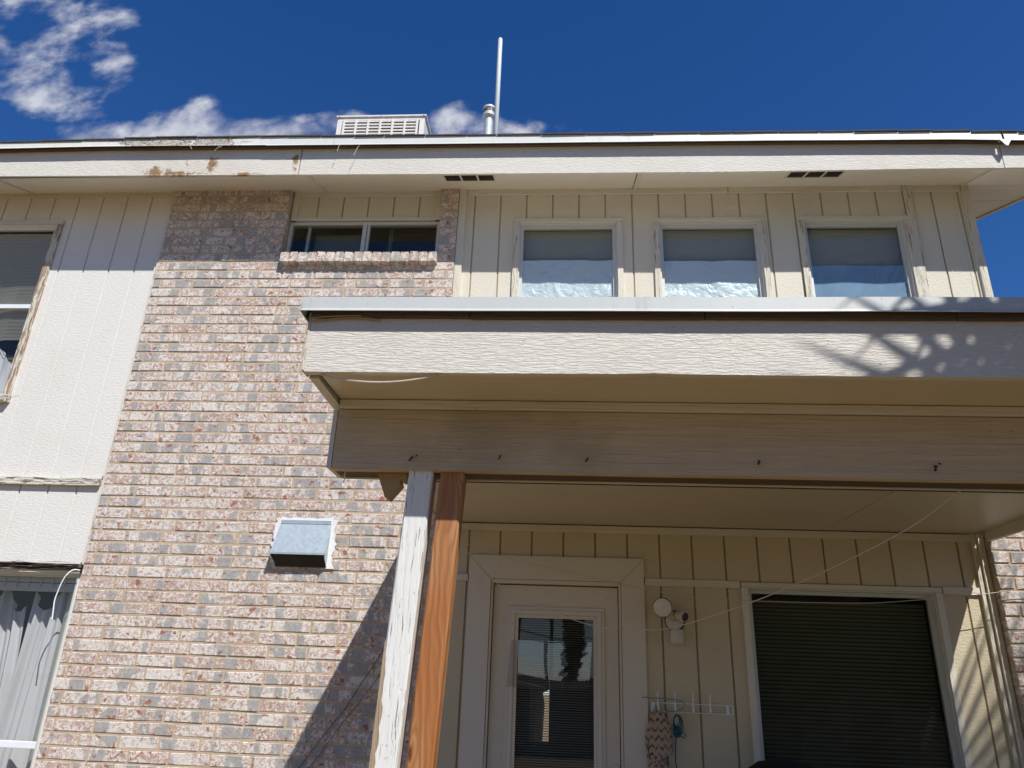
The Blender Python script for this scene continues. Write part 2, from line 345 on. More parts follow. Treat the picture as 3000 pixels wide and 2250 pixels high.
# ------------------------------------------------------------------ objects
ORG = {}
def thing(name, label, cat, loc=(0,0,0), group=None):
    o = bpy.data.objects.new(name, None); C.objects.link(o); o.location = (loc[0], loc[1], loc[2]+H)
    o.empty_display_size = .2; o['label'] = label; o['category'] = cat
    if group: o['group'] = group
    ORG[o] = Vector(o.location); return o
class MB:
    def __init__(s): s.bm = bmesh.new()
    def box(s, x0, x1, y0, y1, z0, z1, b=.0015):
        r = bmesh.ops.create_cube(s.bm, size=1)['verts']
        for v in r: v.co = Vector(((x0+x1)/2+v.co.x*(x1-x0), (y0+y1)/2+v.co.y*(y1-y0), (z0+z1)/2+v.co.z*(z1-z0)))
        if b: bmesh.ops.bevel(s.bm, geom=list({e for v in r for e in v.link_edges}), offset=min(b, (x1-x0)*.3, (y1-y0)*.3, (z1-z0)*.3), segments=1, affect='EDGES')
        return s
    def poly(s, vs, fs):
        V = [s.bm.verts.new(v) for v in vs]
        for f in fs:
            try: s.bm.faces.new([V[i] for i in f])
            except ValueError: pass
        return s
    def prism(s, pts, d):       # closed polygon of 3D points pushed along d
        n = len(pts); d = Vector(d)
        vs = [Vector(p) for p in pts] + [Vector(p)+d for p in pts]
        return s.poly(vs, [tuple(range(n)), tuple(range(2*n-1, n-1, -1))] + [(i, n+i, n+(i+1) % n, (i+1) % n) for i in range(n)])
    def loft(s, secs, cap=True): # list of equal-length closed loops
        n = len(secs[0]); vs = [Vector(p) for q in secs for p in q]; fs = []
        for k in range(len(secs)-1):
            for i in range(n): fs.append((k*n+i, k*n+(i+1) % n, (k+1)*n+(i+1) % n, (k+1)*n+i))
        if cap: fs += [tuple(range(n-1, -1, -1)), tuple(range((len(secs)-1)*n, len(secs)*n))]
        return s.poly(vs, fs)
    def tube(s, path, r, n=8):
        path = [Vector(p) for p in path]; secs = []
        for i, p in enumerate(path):
            t = (path[min(i+1, len(path)-1)]-path[max(i-1, 0)]).normalized()
            a = t.cross(Vector((.3,.2,1)) if abs(t.z) < .9 else Vector((0,1,0))).normalized(); b = t.cross(a)
            rr = r[i] if isinstance(r, (list, tuple)) else r
            secs.append([p+a*rr*math.cos(2*math.pi*k/n)+b*rr*math.sin(2*math.pi*k/n) for k in range(n)])
        return s.loft(secs)
    def lathe(s, o, axis, prof, n=24):  # prof: list of (distance along axis, radius)
        o = Vector(o); axis = Vector(axis).normalized()
        a = axis.orthogonal().normalized(); b = axis.cross(a)
        return s.loft([[o+axis*d+a*r*math.cos(2*math.pi*k/n)+b*r*math.sin(2*math.pi*k/n) for k in range(n)] for d, r in prof])
    def grid(s, nx, ny, f):
        V = [[s.bm.verts.new(f(i/nx, j/ny)) for j in range(ny+1)] for i in range(nx+1)]
        for i in range(nx):
            for j in range(ny): s.bm.faces.new((V[i][j], V[i+1][j], V[i+1][j+1], V[i][j+1]))
        return s
    def build(s, name, m, parent=None, kind=None, smooth=False, label=None, thick=0):
        if parent is not None:
            r = parent
            while r.parent: r = r.parent
            og = ORG.get(r, Vector((0,0,H)))
        else: og = Vector((0,0,0))
        off = Vector((0,0,H))-og
        for v in s.bm.verts: v.co += off
        bmesh.ops.recalc_face_normals(s.bm, faces=s.bm.faces)
        me = bpy.data.meshes.new(name); s.bm.to_mesh(me); s.bm.free()
        me.materials.append(M[m])
        if smooth: me.polygons.foreach_set('use_smooth', [True]*len(me.polygons))
        o = bpy.data.objects.new(name, me); C.objects.link(o)
        if parent is not None: o.parent = parent
        if kind: o['kind'] = kind
        if label: o['label'] = label
        if thick:
            md = o.modifiers.new('thickness', 'SOLIDIFY'); md.thickness = thick
        return o
def part(name, m, parent, *b, bev=.0015, **k): return MB().box(*b, b=bev).build(name, m, parent, **k)

SY = 4.795      # face of the siding
BY = 4.75       # face of the brick

# ------------------------------------------------------------------ ground and surroundings behind the viewer
def ground():
    MB().poly([(-80,-80,-1.6),(80,-80,-1.6),(80,80,-1.6),(-80,80,-1.6)], [(0,1,2,3)]).build('ground', 'dirt', None, 'structure')
    MB().box(-5.5, 4.0, .9, 4.74, -1.62, -1.5, b=.01).build('patio_slab', 'concrete', None, 'structure')
ground()

# ------------------------------------------------------------------ house
house = thing('house', 'two storey house with whitewashed brick wall and cream grooved siding', 'house', (0, 4.8, -1.6))

def shell():   # hidden body of the house: side and rear walls, floors, dark rooms behind the windows
    mb = MB()
    mb.box(-7.0, -6.9, 4.86, 7.9, -1.6, 3.55, 0).box(2.88, 2.98, 4.86, 7.9, -1.6, 3.6, 0)
    mb.box(-7.0, 2.98, 4.86, 7.9, 1.25, 1.40, 0)          # floor between the storeys
    mb.box(-7.0, -.31, 7.8, 7.9, -1.6, 3.55, 0).box(-.125, 2.98, 7.8, 7.9, -1.6, 3.55, 0).box(-.31, -.125, 7.8, 7.9, -.10, 3.55, 0).box(-.31, -.125, 7.8, 7.9, -1.6, -.58, 0)
    mb.box(-3.17, -.84, 4.86, 4.95, -1.6, 2.9, 0)
    return mb.build('rear_wall', 'interior', house)
shell()

def rects_minus(x0, x1, z0, z1, holes):
    out = [(x0, x1, z0, z1)]
    for hx0, hx1, hz0, hz1 in holes:
        nxt = []
        for a, b, c, d in out:
            if hx1 <= a or hx0 >= b or hz1 <= c or hz0 >= d: nxt.append((a, b, c, d)); continue
            if c < hz0: nxt.append((a, b, c, hz0))
            if d > hz1: nxt.append((a, b, hz1, d))
            zz0, zz1 = max(c, hz0), min(d, hz1)
            if a < hx0: nxt.append((a, hx0, zz0, zz1))
            if b > hx1: nxt.append((hx1, b, zz0, zz1))
        out = nxt
    return [r for r in out if r[1]-r[0] > .004 and r[3]-r[2] > .004]
def siding(x0, x1, z0, z1, grooves, holes, y=SY, gw=.011, backing=True, m='siding'):
    gm = m.replace('siding', 'groove')
    mb = MB()
    for a, b, c, d in rects_minus(x0, x1, z0, z1, holes): mb.box(a, b, y+.008, y+.05, c, d, 0)
    wall = mb.build('siding_panel', gm, house)
    xs = [x0] + [g for g in sorted(grooves) if x0+.01 < g < x1-.01] + [x1]
    for i in range(len(xs)-1):
        a = xs[i]+(gw/2 if i else 0); b = xs[i+1]-(gw/2 if i < len(xs)-2 else 0)
        rs = rects_minus(a, b, z0, z1, holes)
        if not rs: continue
        for r in rs:
            MB().box(r[0], r[1], y, y+.0082, r[2], r[3], b=.003 if r[1]-r[0] > .02 else 0).build('siding_board', m, wall)
    return wall
# openings
W_UL = (-5.10, -4.125, 1.78, 3.265); W_LL = (-4.6, -3.205, -1.15, .525)
W1 = (-.36, .38, 2.0, 3.255); W2 = (.70, 1.445, 2.0, 3.255); W3 = (1.775, 2.50, 2.0, 3.258)
DOOR = (-.465, .365, -1.5, .575); W_R = (1.145, 2.265, -.75, .565)
gl = [-3.168-.2085*k for k in range(14)]
siding(-6.9, -3.185, .59, 3.555, [-3.375-.208*k for k in range(14)], [W_UL], m='siding_white')
siding(-6.9, -3.185, -1.6, .56, [-3.29-.204*k for k in range(14)], [W_LL], m='siding_white')
siding(-.80, 2.90, 1.15, 3.54, [-.72+.2037*k for k in range(18)], [W1, W2, W3])
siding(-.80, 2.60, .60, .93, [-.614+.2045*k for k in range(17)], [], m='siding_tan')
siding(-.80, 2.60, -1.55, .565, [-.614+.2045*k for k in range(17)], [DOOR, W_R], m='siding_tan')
siding(-2.20, -.985, 3.32, 3.56, [-1.995+.206*k for k in range(5)], [], y=4.83)
siding(2.90, 3.01, 1.15, 3.54, [2.935], [])

# trims on the siding
def trims():
    P = lambda n, m, *b, **k: part(n, m, house, *b, **k)
    P('trim_board', 'trim_h', -6.9, -3.17, SY-.014, SY-.001, 3.525, 3.575)
    P('trim_board', 'trim_h', -.785, 1.235, SY-.014, SY-.001, 3.515, 3.566); P('trim_board', 'trim_h', 1.24, 2.53, SY-.016, SY-.001, 3.515, 3.566); P('trim_board', 'trim_h', 2.59, 2.955, SY-.014, SY-.001, 3.512, 3.566)
    P('corner_trim', 'trim', -.842, -.788, SY-.03, SY+.02, 1.2, 3.57)
    P('corner_trim', 'peel_v2', 2.537, 2.587, SY-.02, SY-.001, 1.2, 3.575)
    P('corner_trim', 'peel_v2', 2.961, 3.013, SY-.02, SY+.03, 1.2, 3.575)
    P('edge_strip', 'peel_v2', -3.183, -3.166, SY-.035, SY+.01, .585, 3.54)
    P('edge_strip', 'siding_white', -3.204, -3.183, SY-.018, SY-.001, 1.19, 3.52)
    P('edge_strip', 'siding_white', -3.204, -3.183, SY-.018, SY-.001, .60, 1.115)
    P('band_board', 'peel_h', -6.9, -3.206, SY-.030, SY-.002, 1.119, 1.172, label='flaking horizontal band board with bare wood showing')
    # rotten header over the lower left window, built as torn splinters
    mb = MB(); rnd = random.Random(3)
    mb.box(-4.7, -3.187, SY-.022, SY-.002, .548, .588)
    for k in range(46):
        x = rnd.uniform(-4.3, -3.42); l = rnd.uniform(.12, .38); z = rnd.uniform(.548, .592); y0 = SY-.022-rnd.uniform(.002, .018)
        a = rnd.uniform(-.012, .012); w = rnd.uniform(.002, .006)
        mb.prism([(x, y0, z), (x+l*.5, y0-.006, z+a), (x+l, y0, z+a*.4), (x+l*.5, y0+.002, z+a+w)], (0, .012, .001))
    mb.build('header_board', 'rot', house, label='splintered rotten header board over curtained window')
    P('header_strip', 'trim_h', -4.7, -3.19, SY-.026, SY-.003, .528, .546)
    # lower wall, under the porch
    P('trim_board', 'trim_h', -.80, 2.535, SY-.018, SY-.001, .880, .925)
    P('band_board', 'trim_h', -.80, -.606, SY-.016, SY-.001, .556, .600); P('band_board', 'trim_h', .512, 1.098, SY-.016, SY-.001, .558, .602)
    P('band_board', 'trim_h', 2.314, 2.532, SY-.016, SY-.001, .558, .602)
    P('corner_trim', 'peel_v2', 2.535, 2.562, SY-.024, SY-.001, -1.5, .93); P('corner_trim', 'trim', 2.565, 2.60, SY-.040, SY+.01, -1.5, .93)
    P('corner_trim', 'trim', -.842, -.802, SY-.03, SY+.02, -1.5, .93)
    P('recess_trim', 'trim_h', -2.19, -1.0, 4.813, 4.829, 3.535, 3.585); P('recess_trim', 'trim_h', -2.19, -1.0, 4.813, 4.829, 3.305, 3.335)
    P('recess_trim', 'trim', -2.195, -2.150, 4.808, 4.829, 3.305, 3.585); P('recess_trim', 'trim', -1.03, -.986, 4.808, 4.829, 3.305, 3.585)
trims()

# ------------------------------------------------------------------ brickwork
def brick_mesh(w, h, d, seed):
    rnd = random.Random(seed); bm = bmesh.new()
    r = bmesh.ops.create_cube(bm, size=1)['verts']
    for v in r: v.co = Vector((v.co.x*w, v.co.y*d, v.co.z*h)) + Vector((rnd.uniform(-1,1), rnd.uniform(-1,1), rnd.uniform(-1,1)))*.0016
    bmesh.ops.bevel(bm, geom=list(bm.edges), offset=.0035, segments=1, affect='EDGES')
    for v in bm.verts: v.co += Vector((rnd.uniform(-1,1), rnd.uniform(-1,1), rnd.uniform(-1,1)))*.0008
    me = bpy.data.meshes.new('brick'); bm.to_mesh(me); bm.free(); me.materials.append(M['brick']); return me
CO, PI_, J = .0769, .2535, .0125
_cache = {}
def bmesh_for(w, h=CO-J, d=.07):
    k = (round(w, 3), round(h, 3)); i = random.randrange(4)
    if (k, i) not in _cache: _cache[(k, i)] = brick_mesh(k[0], k[1], d, hash((k, i)) % 9999)
    return _cache[(k, i)]
def brickwork():
    rnd = random.Random(11)
    mb = MB()
    for a, b, c, d in rects_minus(-3.163, -.845, -1.6, 3.60, [(-2.203, -.978, 2.90, 3.60)]): mb.box(a, b, BY+.004, BY+.09, c, d, 0)
    wall = mb.build('brick_wall', 'mortar', house)
    pier = MB().box(2.606, 4.2, 4.707, 4.86, -1.6, 1.22, 0).build('brick_pier', 'mortar', house)
    L = []
    def field(par, x0, x1, z0, z1, y, x_a, holes, vis):
        r = math.floor((.893-z1)/CO)
        while True:
            zt = .893-r*CO
            if zt-CO < z0-.02: break
            zc = zt-CO/2; js = x_a + (0 if r % 2 else .078)
            k = math.floor((x0-js)/PI_)
            while js+k*PI_ < x1:
                segs = [(max(js+k*PI_+J/2, x0), min(js+(k+1)*PI_-J/2, x1))]
                for hx0, hx1, hz0, hz1 in holes:
                    if hz0 < zc < hz1:
                        ns = []
                        for a, b in segs:
                            if b <= hx0 or a >= hx1: ns.append((a, b))
                            else:
                                if a < hx0: ns.append((a, hx0))
                                if b > hx1: ns.append((hx1, b))
                        segs = ns
                for a, b in segs:
                    if b-a > .022:
                        yy = y+.035+rnd.uniform(-.0015, .002)
                        px, py = project((a+b)/2, y, zc)
                        v = -30 < px < 3030 and 380 < py < 2280 and vis(px, py)
                        L.append((par, (a+b)/2, yy, zc, b-a, CO-J, .07, v))
                k += 1
            r += 1
    hid1 = lambda px, py: not (px > 895 and 865 < py < 1395) and not (px > 1270 and py > 1400)
    field(wall, -3.163, -.845, -1.6, 3.58, BY, -2.924, [(-2.203, -.978, 2.88, 3.7)], hid1)
    field(pier, 2.606, 4.2, -1.6, 1.16, 4.70, 2.70, [], lambda px, py: py > 1500)
    singles = sorted([b for b in L if b[7]], key=lambda b: (b[3]**2+b[1]**2))
    near = set(id(b) for b in singles[:282])
    rest = {}
    for b in L:
        par, x, y, z, w, h, d, v = b
        if id(b) in near:
            o = bpy.data.objects.new('brick', bmesh_for(w)); C.objects.link(o); o.parent = par
            o.location = Vector((x, y, z+H))-ORG[house]; o.rotation_euler = (rnd.uniform(-.006,.006), rnd.uniform(-.004,.004), rnd.uniform(-.006,.006))
        else: rest.setdefault(par, []).append(b)
    for par, bl in rest.items():
        bm = bmesh.new(); og = ORG[house]
        for _, x, y, z, w, h, d, v in bl:
            n0 = len(bm.verts); bm.from_mesh(bmesh_for(w)); bm.verts.ensure_lookup_table()
            off = Vector((x, y, z+H))-og; a = rnd.uniform(-.005, .005)
            for q in bm.verts[n0:]: q.co = Vector((q.co.x, q.co.y+q.co.z*a, q.co.z-q.co.x*a*.5))+off
        me = bpy.data.meshes.new('brick'); bm.to_mesh(me); bm.free(); me.materials.append(M['brick'])
        o = bpy.data.objects.new('brick', me); C.objects.link(o); o.parent = par; o['kind'] = 'stuff'
    # rowlock sill under the small window
    sill = MB().box(-2.182, -.972, 4.712, 4.83, 2.868, 2.943, 0).build('brick_sill', 'mortar', house)
    n = 17; w = 1.212/n
    for k in range(n):
        o = bpy.data.objects.new('brick', bmesh_for(w-.009, .088, .12)); C.objects.link(o); o.parent = sill
        o.location = Vector((-2.183+w*(k+.5), 4.763+rnd.uniform(-.003, .003), 2.905+H+rnd.uniform(-.002, .002)))-ORG[house]
        o.rotation_euler = (R(-4), rnd.uniform(-.01, .01), 0)
brickwork()

# ------------------------------------------------------------------ windows
def frame(mb, x0, x1, z0, z1, w, ya, yb, wt=None):
    wt = wt or w
    mb.box(x0, x1, ya, yb, z1-wt, z1).box(x0, x1, ya, yb, z0, z0+wt).box(x0, x0+w, ya, yb, z0+wt, z1-wt).box(x1-w, x1, ya, yb, z0+wt, z1-wt)
    return mb
def slats(x0, x1, z0, z1, y, pitch, m, par, tilt=.75, sag=0, name='blind'):
    mb = MB(); z = z1
    k = 0
    while z-pitch > z0:
        dz = pitch*.93*math.sin(tilt+.35); dy = pitch*.93*math.cos(tilt+.35)
        n = 10 if sag else 1
        secs = []
        for i in range(n+1):
            f = i/n; x = x0+(x1-x0)*f
            s = -sag*math.sin(math.pi*min(1, f*1.25))*min(1, k/22)+mnoise.noise(Vector((x*2, z*3, 1)))*(.004 if sag else 0)
            secs.append([(x, y, z+s), (x, y+.0012, z+s+.0008), (x, y+dy*.6+.001, z-dz*.55+s+.0012), (x, y+dy, z-dz+s), (x, y+dy*.6, z-dz*.5+s-.0012)])
        mb.loft(secs)
        z -= pitch; k += 1
    return mb.build(name, m, par, kind=None)
def window(o, gy, fw, trim_t, slat=None, lab=None, trimmat='trim', side=('trim','trim'), top=True, glassm='glass', framem='alu', bottom=None):
    x0, x1, z0, z1 = o
    mb = MB(); frame(mb, x0, x1, z0, z1, fw, gy-.012, gy+.02)
    frame(mb, x0-.004, x1+.004, z0-.004, z1+.004, .012, SY-.004, gy-.010)
    w = mb.build('window', framem, house, label=lab)
    MB().box(x0+fw-.004, x1-fw+.004, gy, gy+.004, z0+fw-.004, z1-fw+.004, b=0).build('pane', glassm, w)
    # flat trim around
    if trim_t:
        part('trim_board', 'trim_h', w, x0-trim_t, x1+trim_t, SY-.018, SY-.001, z1+.002, z1+trim_t*.75)
        part('trim_board', side[0], w, x0-trim_t, x0-.002, SY-.018, SY-.001, z0, z1)
        part('trim_board', side[1], w, x1+.002, x1+trim_t, SY-.018, SY-.001, z0, z1)
    # reveal and dark room behind
    mb = MB(); mb.box(x0-.02, x1+.02, gy+.35, gy+.37, z0-.02, z1+.02, 0); mb.box(x0-.04, x0-.02, gy+.03, gy+.35, z0-.02, z1+.02, 0); mb.box(x1+.02, x1+.04, gy+.03, gy+.35, z0-.02, z1+.02, 0)
    mb.box(x0-.02, x1+.02, gy+.03, gy+.35, z1+.022, z1+.04, 0)
    mb.build('reveal', 'interior', w)
    return w
GY = SY+.035
# upper left: sash window with bowed blind, sunlit below the eave shadow
w = window(W_UL, GY, .026, .058, lab='tall upper window with bowed cream blind and peeling side trim', side=('trim','peel_v'), framem='vinyl')
part('meeting_rail', 'vinyl', w, W_UL[0]+.02, W_UL[1]-.024, GY-.014, GY+.012, 2.520, 2.555)
slats(-5.07, -4.15, 2.24, 3.225, GY+.03, .032, 'blind', w, sag=.05)
MB().grid(40, 24, lambda a, b: Vector((-5.06+.90*a, GY+.09+.03*math.sin(a*34)+.012*math.sin(a*71+b*3), 1.80+b*(.36+.10*math.sin(a*9+2))))).build('curtain', 'curtain', w, smooth=True)
part('sill', 'peel_h', w, -5.18, -4.06, SY-.05, SY-.001, 1.725, 1.778, label='peeling window sill')
# three windows above the porch roof
def foil(par, x0, x1, z0, z1, y, seed):
    def f(a, b):
        x = x0+(x1-x0)*a; z = z0+(z1-z0)*b
        n = 0; s = 4; am = .0042
        for k in range(4):
            n += am*(1-abs(mnoise.noise(Vector(((x+z*.35)*s+seed, (z-x*.25)*s, k*3.1))))*2.2); s *= 2.1; am *= .55
        return Vector((x, y+n*.9, z+(.008*mnoise.noise(Vector((x*6+seed, 3, 1))) if b == 1 else 0)))
    MB().grid(90, 90, f).build('foil_sheet', 'foil', par)
w = window(W1, GY, .030, .045, lab='upper window with dark blind and crumpled foil, nearest the brick', side=('peel_v2','trim'))
slats(-.34, .36, 2.88, 3.235, GY+.045, .027, 'blind_green', w, tilt=.9); foil(w, -.335, .355, 2.35, 2.952, GY+.006, 3)
w = window(W2, GY, .030, .045, lab='upper window with sagging blind and crumpled foil, middle of three', side=('peel_v2','peel_v2'))
slats(.72, 1.425, 2.88, 3.235, GY+.045, .027, 'blind_green', w, tilt=.9, sag=.03); foil(w, .73, 1.42, 2.35, 2.945, GY+.006, 11)
w = window(W3, GY, .030, .048, lab='upper window with green blind over blue film, nearest the house corner', side=('peel_v2','peel_v2'))
slats(1.80, 2.48, 2.88, 3.235, GY+.045, .027, 'blind_green', w, tilt=.9)
MB().grid(24, 20, lambda a, b: Vector((1.80+.68*a, GY+.012+.003*math.sin(a*9+b*2), 2.3+b*.602))).build('blue_film', 'bluefilm', w, smooth=True)
# small slider in the brick recess
def slider():
    y = 4.845; x0, x1, z0, z1 = -2.20, -.985, 2.93, 3.302
    mb = frame(MB(), x0, x1, z0, z1, .028, y-.018, y+.03); w = mb.build('window', 'alu', house, label='small sliding window above the rowlock brick sill')
    part('mullion', 'alu', w, -1.605, -1.572, y-.020, y+.02, z0+.02, z1-.02); part('mullion', 'alu', w, -1.568, -1.548, y-.012, y+.022, z0+.02, z1-.02)
    part('mullion', 'alu', w, -2.055, -2.03, y+.004, y+.024, z0+.02, z1-.02)
    part('pane', 'glass_dark', w, x0+.02, -1.60, y-.002, y+.002, z0+.02, z1-.025, bev=0); part('pane', 'glass_dark', w, -1.55, x1-.02, y+.004, y+.008, z0+.02, z1-.025, bev=0)
    mb = MB(); mb.box(x0, x1, y+.30, y+.32, z0-.1, z1+.1, 0); mb.build('reveal', 'interior', w)
    mb = MB(); mb.box(-1.42, -1.39, y+.10, y+.12, z0, z1, 0); mb.box(-2.02, -1.60, y+.10, y+.104, z0, z1-.05, 0); mb.build('inner_sash', 'blind_dark', w)
slider()
# lower left window with curtains
w = window(W_LL, GY+.01, .018, 0, lab='lower left window with grey curtains behind the glass', framem='alu')
part('meeting_rail', 'vinyl', w, W_LL[0], W_LL[1]-.012, GY-.012, GY+.02, -.520, -.482)
part('head_rail', 'valance', w, -4.58, -3.222, GY+.045, GY+.10, .475, .51)
part('valance', 'valance', w, -4.58, -3.222, GY+.048, GY+.09, .418, .470)
mb = MB()
for k in range(12): mb.box(-3.26-k*.085, -3.252-k*.085, GY+.040, GY+.047, .445, .50, 0)
mb.build('valance_clip', 'valance', w)
def curtain(a0, a1, y, zt, ph, fr, am, name='curtain', mm='curtain', sc=1):
    def f(a, b):
        x = a0+(a1-a0)*a; k = .35+.65*(1-b)
        g = math.sin(a*fr+ph+.5*math.sin(b*2))
        return Vector((x-.12*(1-b)*math.sin(ph+a*3)*sc, y+am*k*g+am*.3*math.sin(a*fr*2.3+b*4), -1.1+(zt+1.1)*b-.07*(max(0, b-.55)/.45)**3*(1-math.cos(a*fr*.5+ph))))
    MB().grid(90, 24, f).build(name, mm, w, smooth=True)
curtain(-3.60, -3.33, GY+.14, .44, .6, 14, .045); curtain(-4.0, -3.66, GY+.17, .43, 2.0, 17, .05); curtain(-4.5, -4.03, GY+.15, .43, 0, 16, .05)
MB().grid(12, 10, lambda a, b: Vector((-3.345+.125*a, GY+.12+.03*(1-(2*a-1)**2)*(-1), -1.1+1.53*b))).build('blind_vane', 'valance', w, smooth=True)
# lower right window
w = window(W_R, GY+.012, .030, .042, lab='large dark window with closed horizontal blind under the porch', glassm='glass_dark')
slats(1.17, 2.235, -.73, .50, GY+.055, .0235, 'blind_dark', w, tilt=.5, name='blind')

# ------------------------------------------------------------------ door
def door():
    y = SY
    mb = MB()
    x0, x1, t = -.60, .506, .145; zt = .720; zi = .575; xi0, xi1 = -.457, .362
    mb.prism([(x0, y-.024, zt), (x1, y-.024, zt), (xi1, y-.024, zi), (xi0, y-.024, zi)], (0, .023, 0))
    d = mb.build('door', 'casing', house, label='half glazed cream back door in wide mitred casing')
    MB().prism([(x0, y-.023, -1.5), (x0, y-.023, zt-.002), (xi0-.001, y-.023, zi-.002), (xi0-.001, y-.023, -1.5)], (0, .022, 0)).build('casing_side', 'casing', d)
    MB().prism([(x1, y-.023, -1.5), (x1, y-.023, zt-.002), (xi1+.001, y-.023, zi-.002), (xi1+.001, y-.023, -1.5)], (0, .022, 0)).build('casing_side', 'casing', d)
    mb = MB(); mb.box(xi0+.001, xi0+.014, y-.012, y+.09, -1.5, zi-.001).box(xi1-.014, xi1-.001, y-.012, y+.09, -1.5, zi-.001).box(xi0+.0145, xi1-.0145, y-.012, y+.09, zi-.026, zi-.001)
    mb.build('door_jamb', 'casing', d)
    mb = MB(); yd = y+.028
    gx0, gx1, gz1, gz0 = -.29, .205, .355, -1.1
    for a, b, c, e in rects_minus(-.438, .343, -1.49, .542, [(gx0, gx1, gz0, gz1)]): mb.box(a, b, yd, yd+.04, c, e, 0)
    mb.build('door_leaf', 'door', d)
    mb = MB(); frame(mb, -.345, .258, -1.16, .412, .020, yd-.012, yd+.001); frame(mb, -.325, .238, -1.14, .392, .026, yd-.018, yd+.001)
    frame(mb, -.299, .212, -1.11, .366, .022, yd-.009, yd+.004)
    mb.build('glass_surround', 'casing', d)
    MB().box(-.285, .20, yd+.004, yd+.008, -1.1, .352, b=0).build('pane', 'glass', d)
    mb = MB(); z = .348
    while z > -1.08:
        mb.poly([(-.277, yd+.014, z), (.193, yd+.014, z), (.193, yd+.024, z+.0035), (-.277, yd+.024, z+.0035)], [(0,1,2,3)]); z -= .0138
    o = mb.build('blind', 'blind', d, thick=.0006)
    MB().grid(8, 6, lambda a, b: Vector((-.318+.50*a-.022*(1-b), yd-.024-.0006*math.sin(a*4+b*2), -.062+.272*b))).build('clear_sheet', 'film', d, smooth=True)
    MB().box(.30, .335, yd-.02, yd, -.62, -.46).tube([(.318, yd, -.56), (.318, yd-.06, -.56), (.24, yd-.065, -.56)], .009).build('handle', 'alu', d, smooth=False)
door()

# ------------------------------------------------------------------ main roof
def interp(tab, x):
    if x <= tab[0][0]: return tab[0][1]+(tab[1][1]-tab[0][1])/(tab[1][0]-tab[0][0])*(x-tab[0][0])*.5
    for (a, u), (b, v) in zip(tab, tab[1:]):
        if x <= b: return u+(v-u)*(x-a)/(b-a)
    return tab[-1][1]
FB = [(-4.314,3.444),(-3.269,3.437),(-2.069,3.430),(-.907,3.421),(.095,3.417),(1.071,3.412),(2.021,3.417),(2.719,3.422),(3.062,3.420)]
DT = [(-4.37,3.724),(-3.589,3.734),(-3.044,3.747),(-2.261,3.742),(-.922,3.728),(.094,3.721),(1.082,3.715),(2.044,3.710),(2.748,3.699),(3.183,3.682)]
DB = [(-4.35,3.662),(-3.572,3.668),(-2.247,3.659),(-.917,3.652),(.094,3.647),(1.078,3.642),(2.034,3.634),(2.735,3.627),(3.168,3.611)]
def xs_between(a, b, st=.12):
    n = max(1, int((b-a)/st)); return [a+(b-a)*i/n for i in range(n+1)]
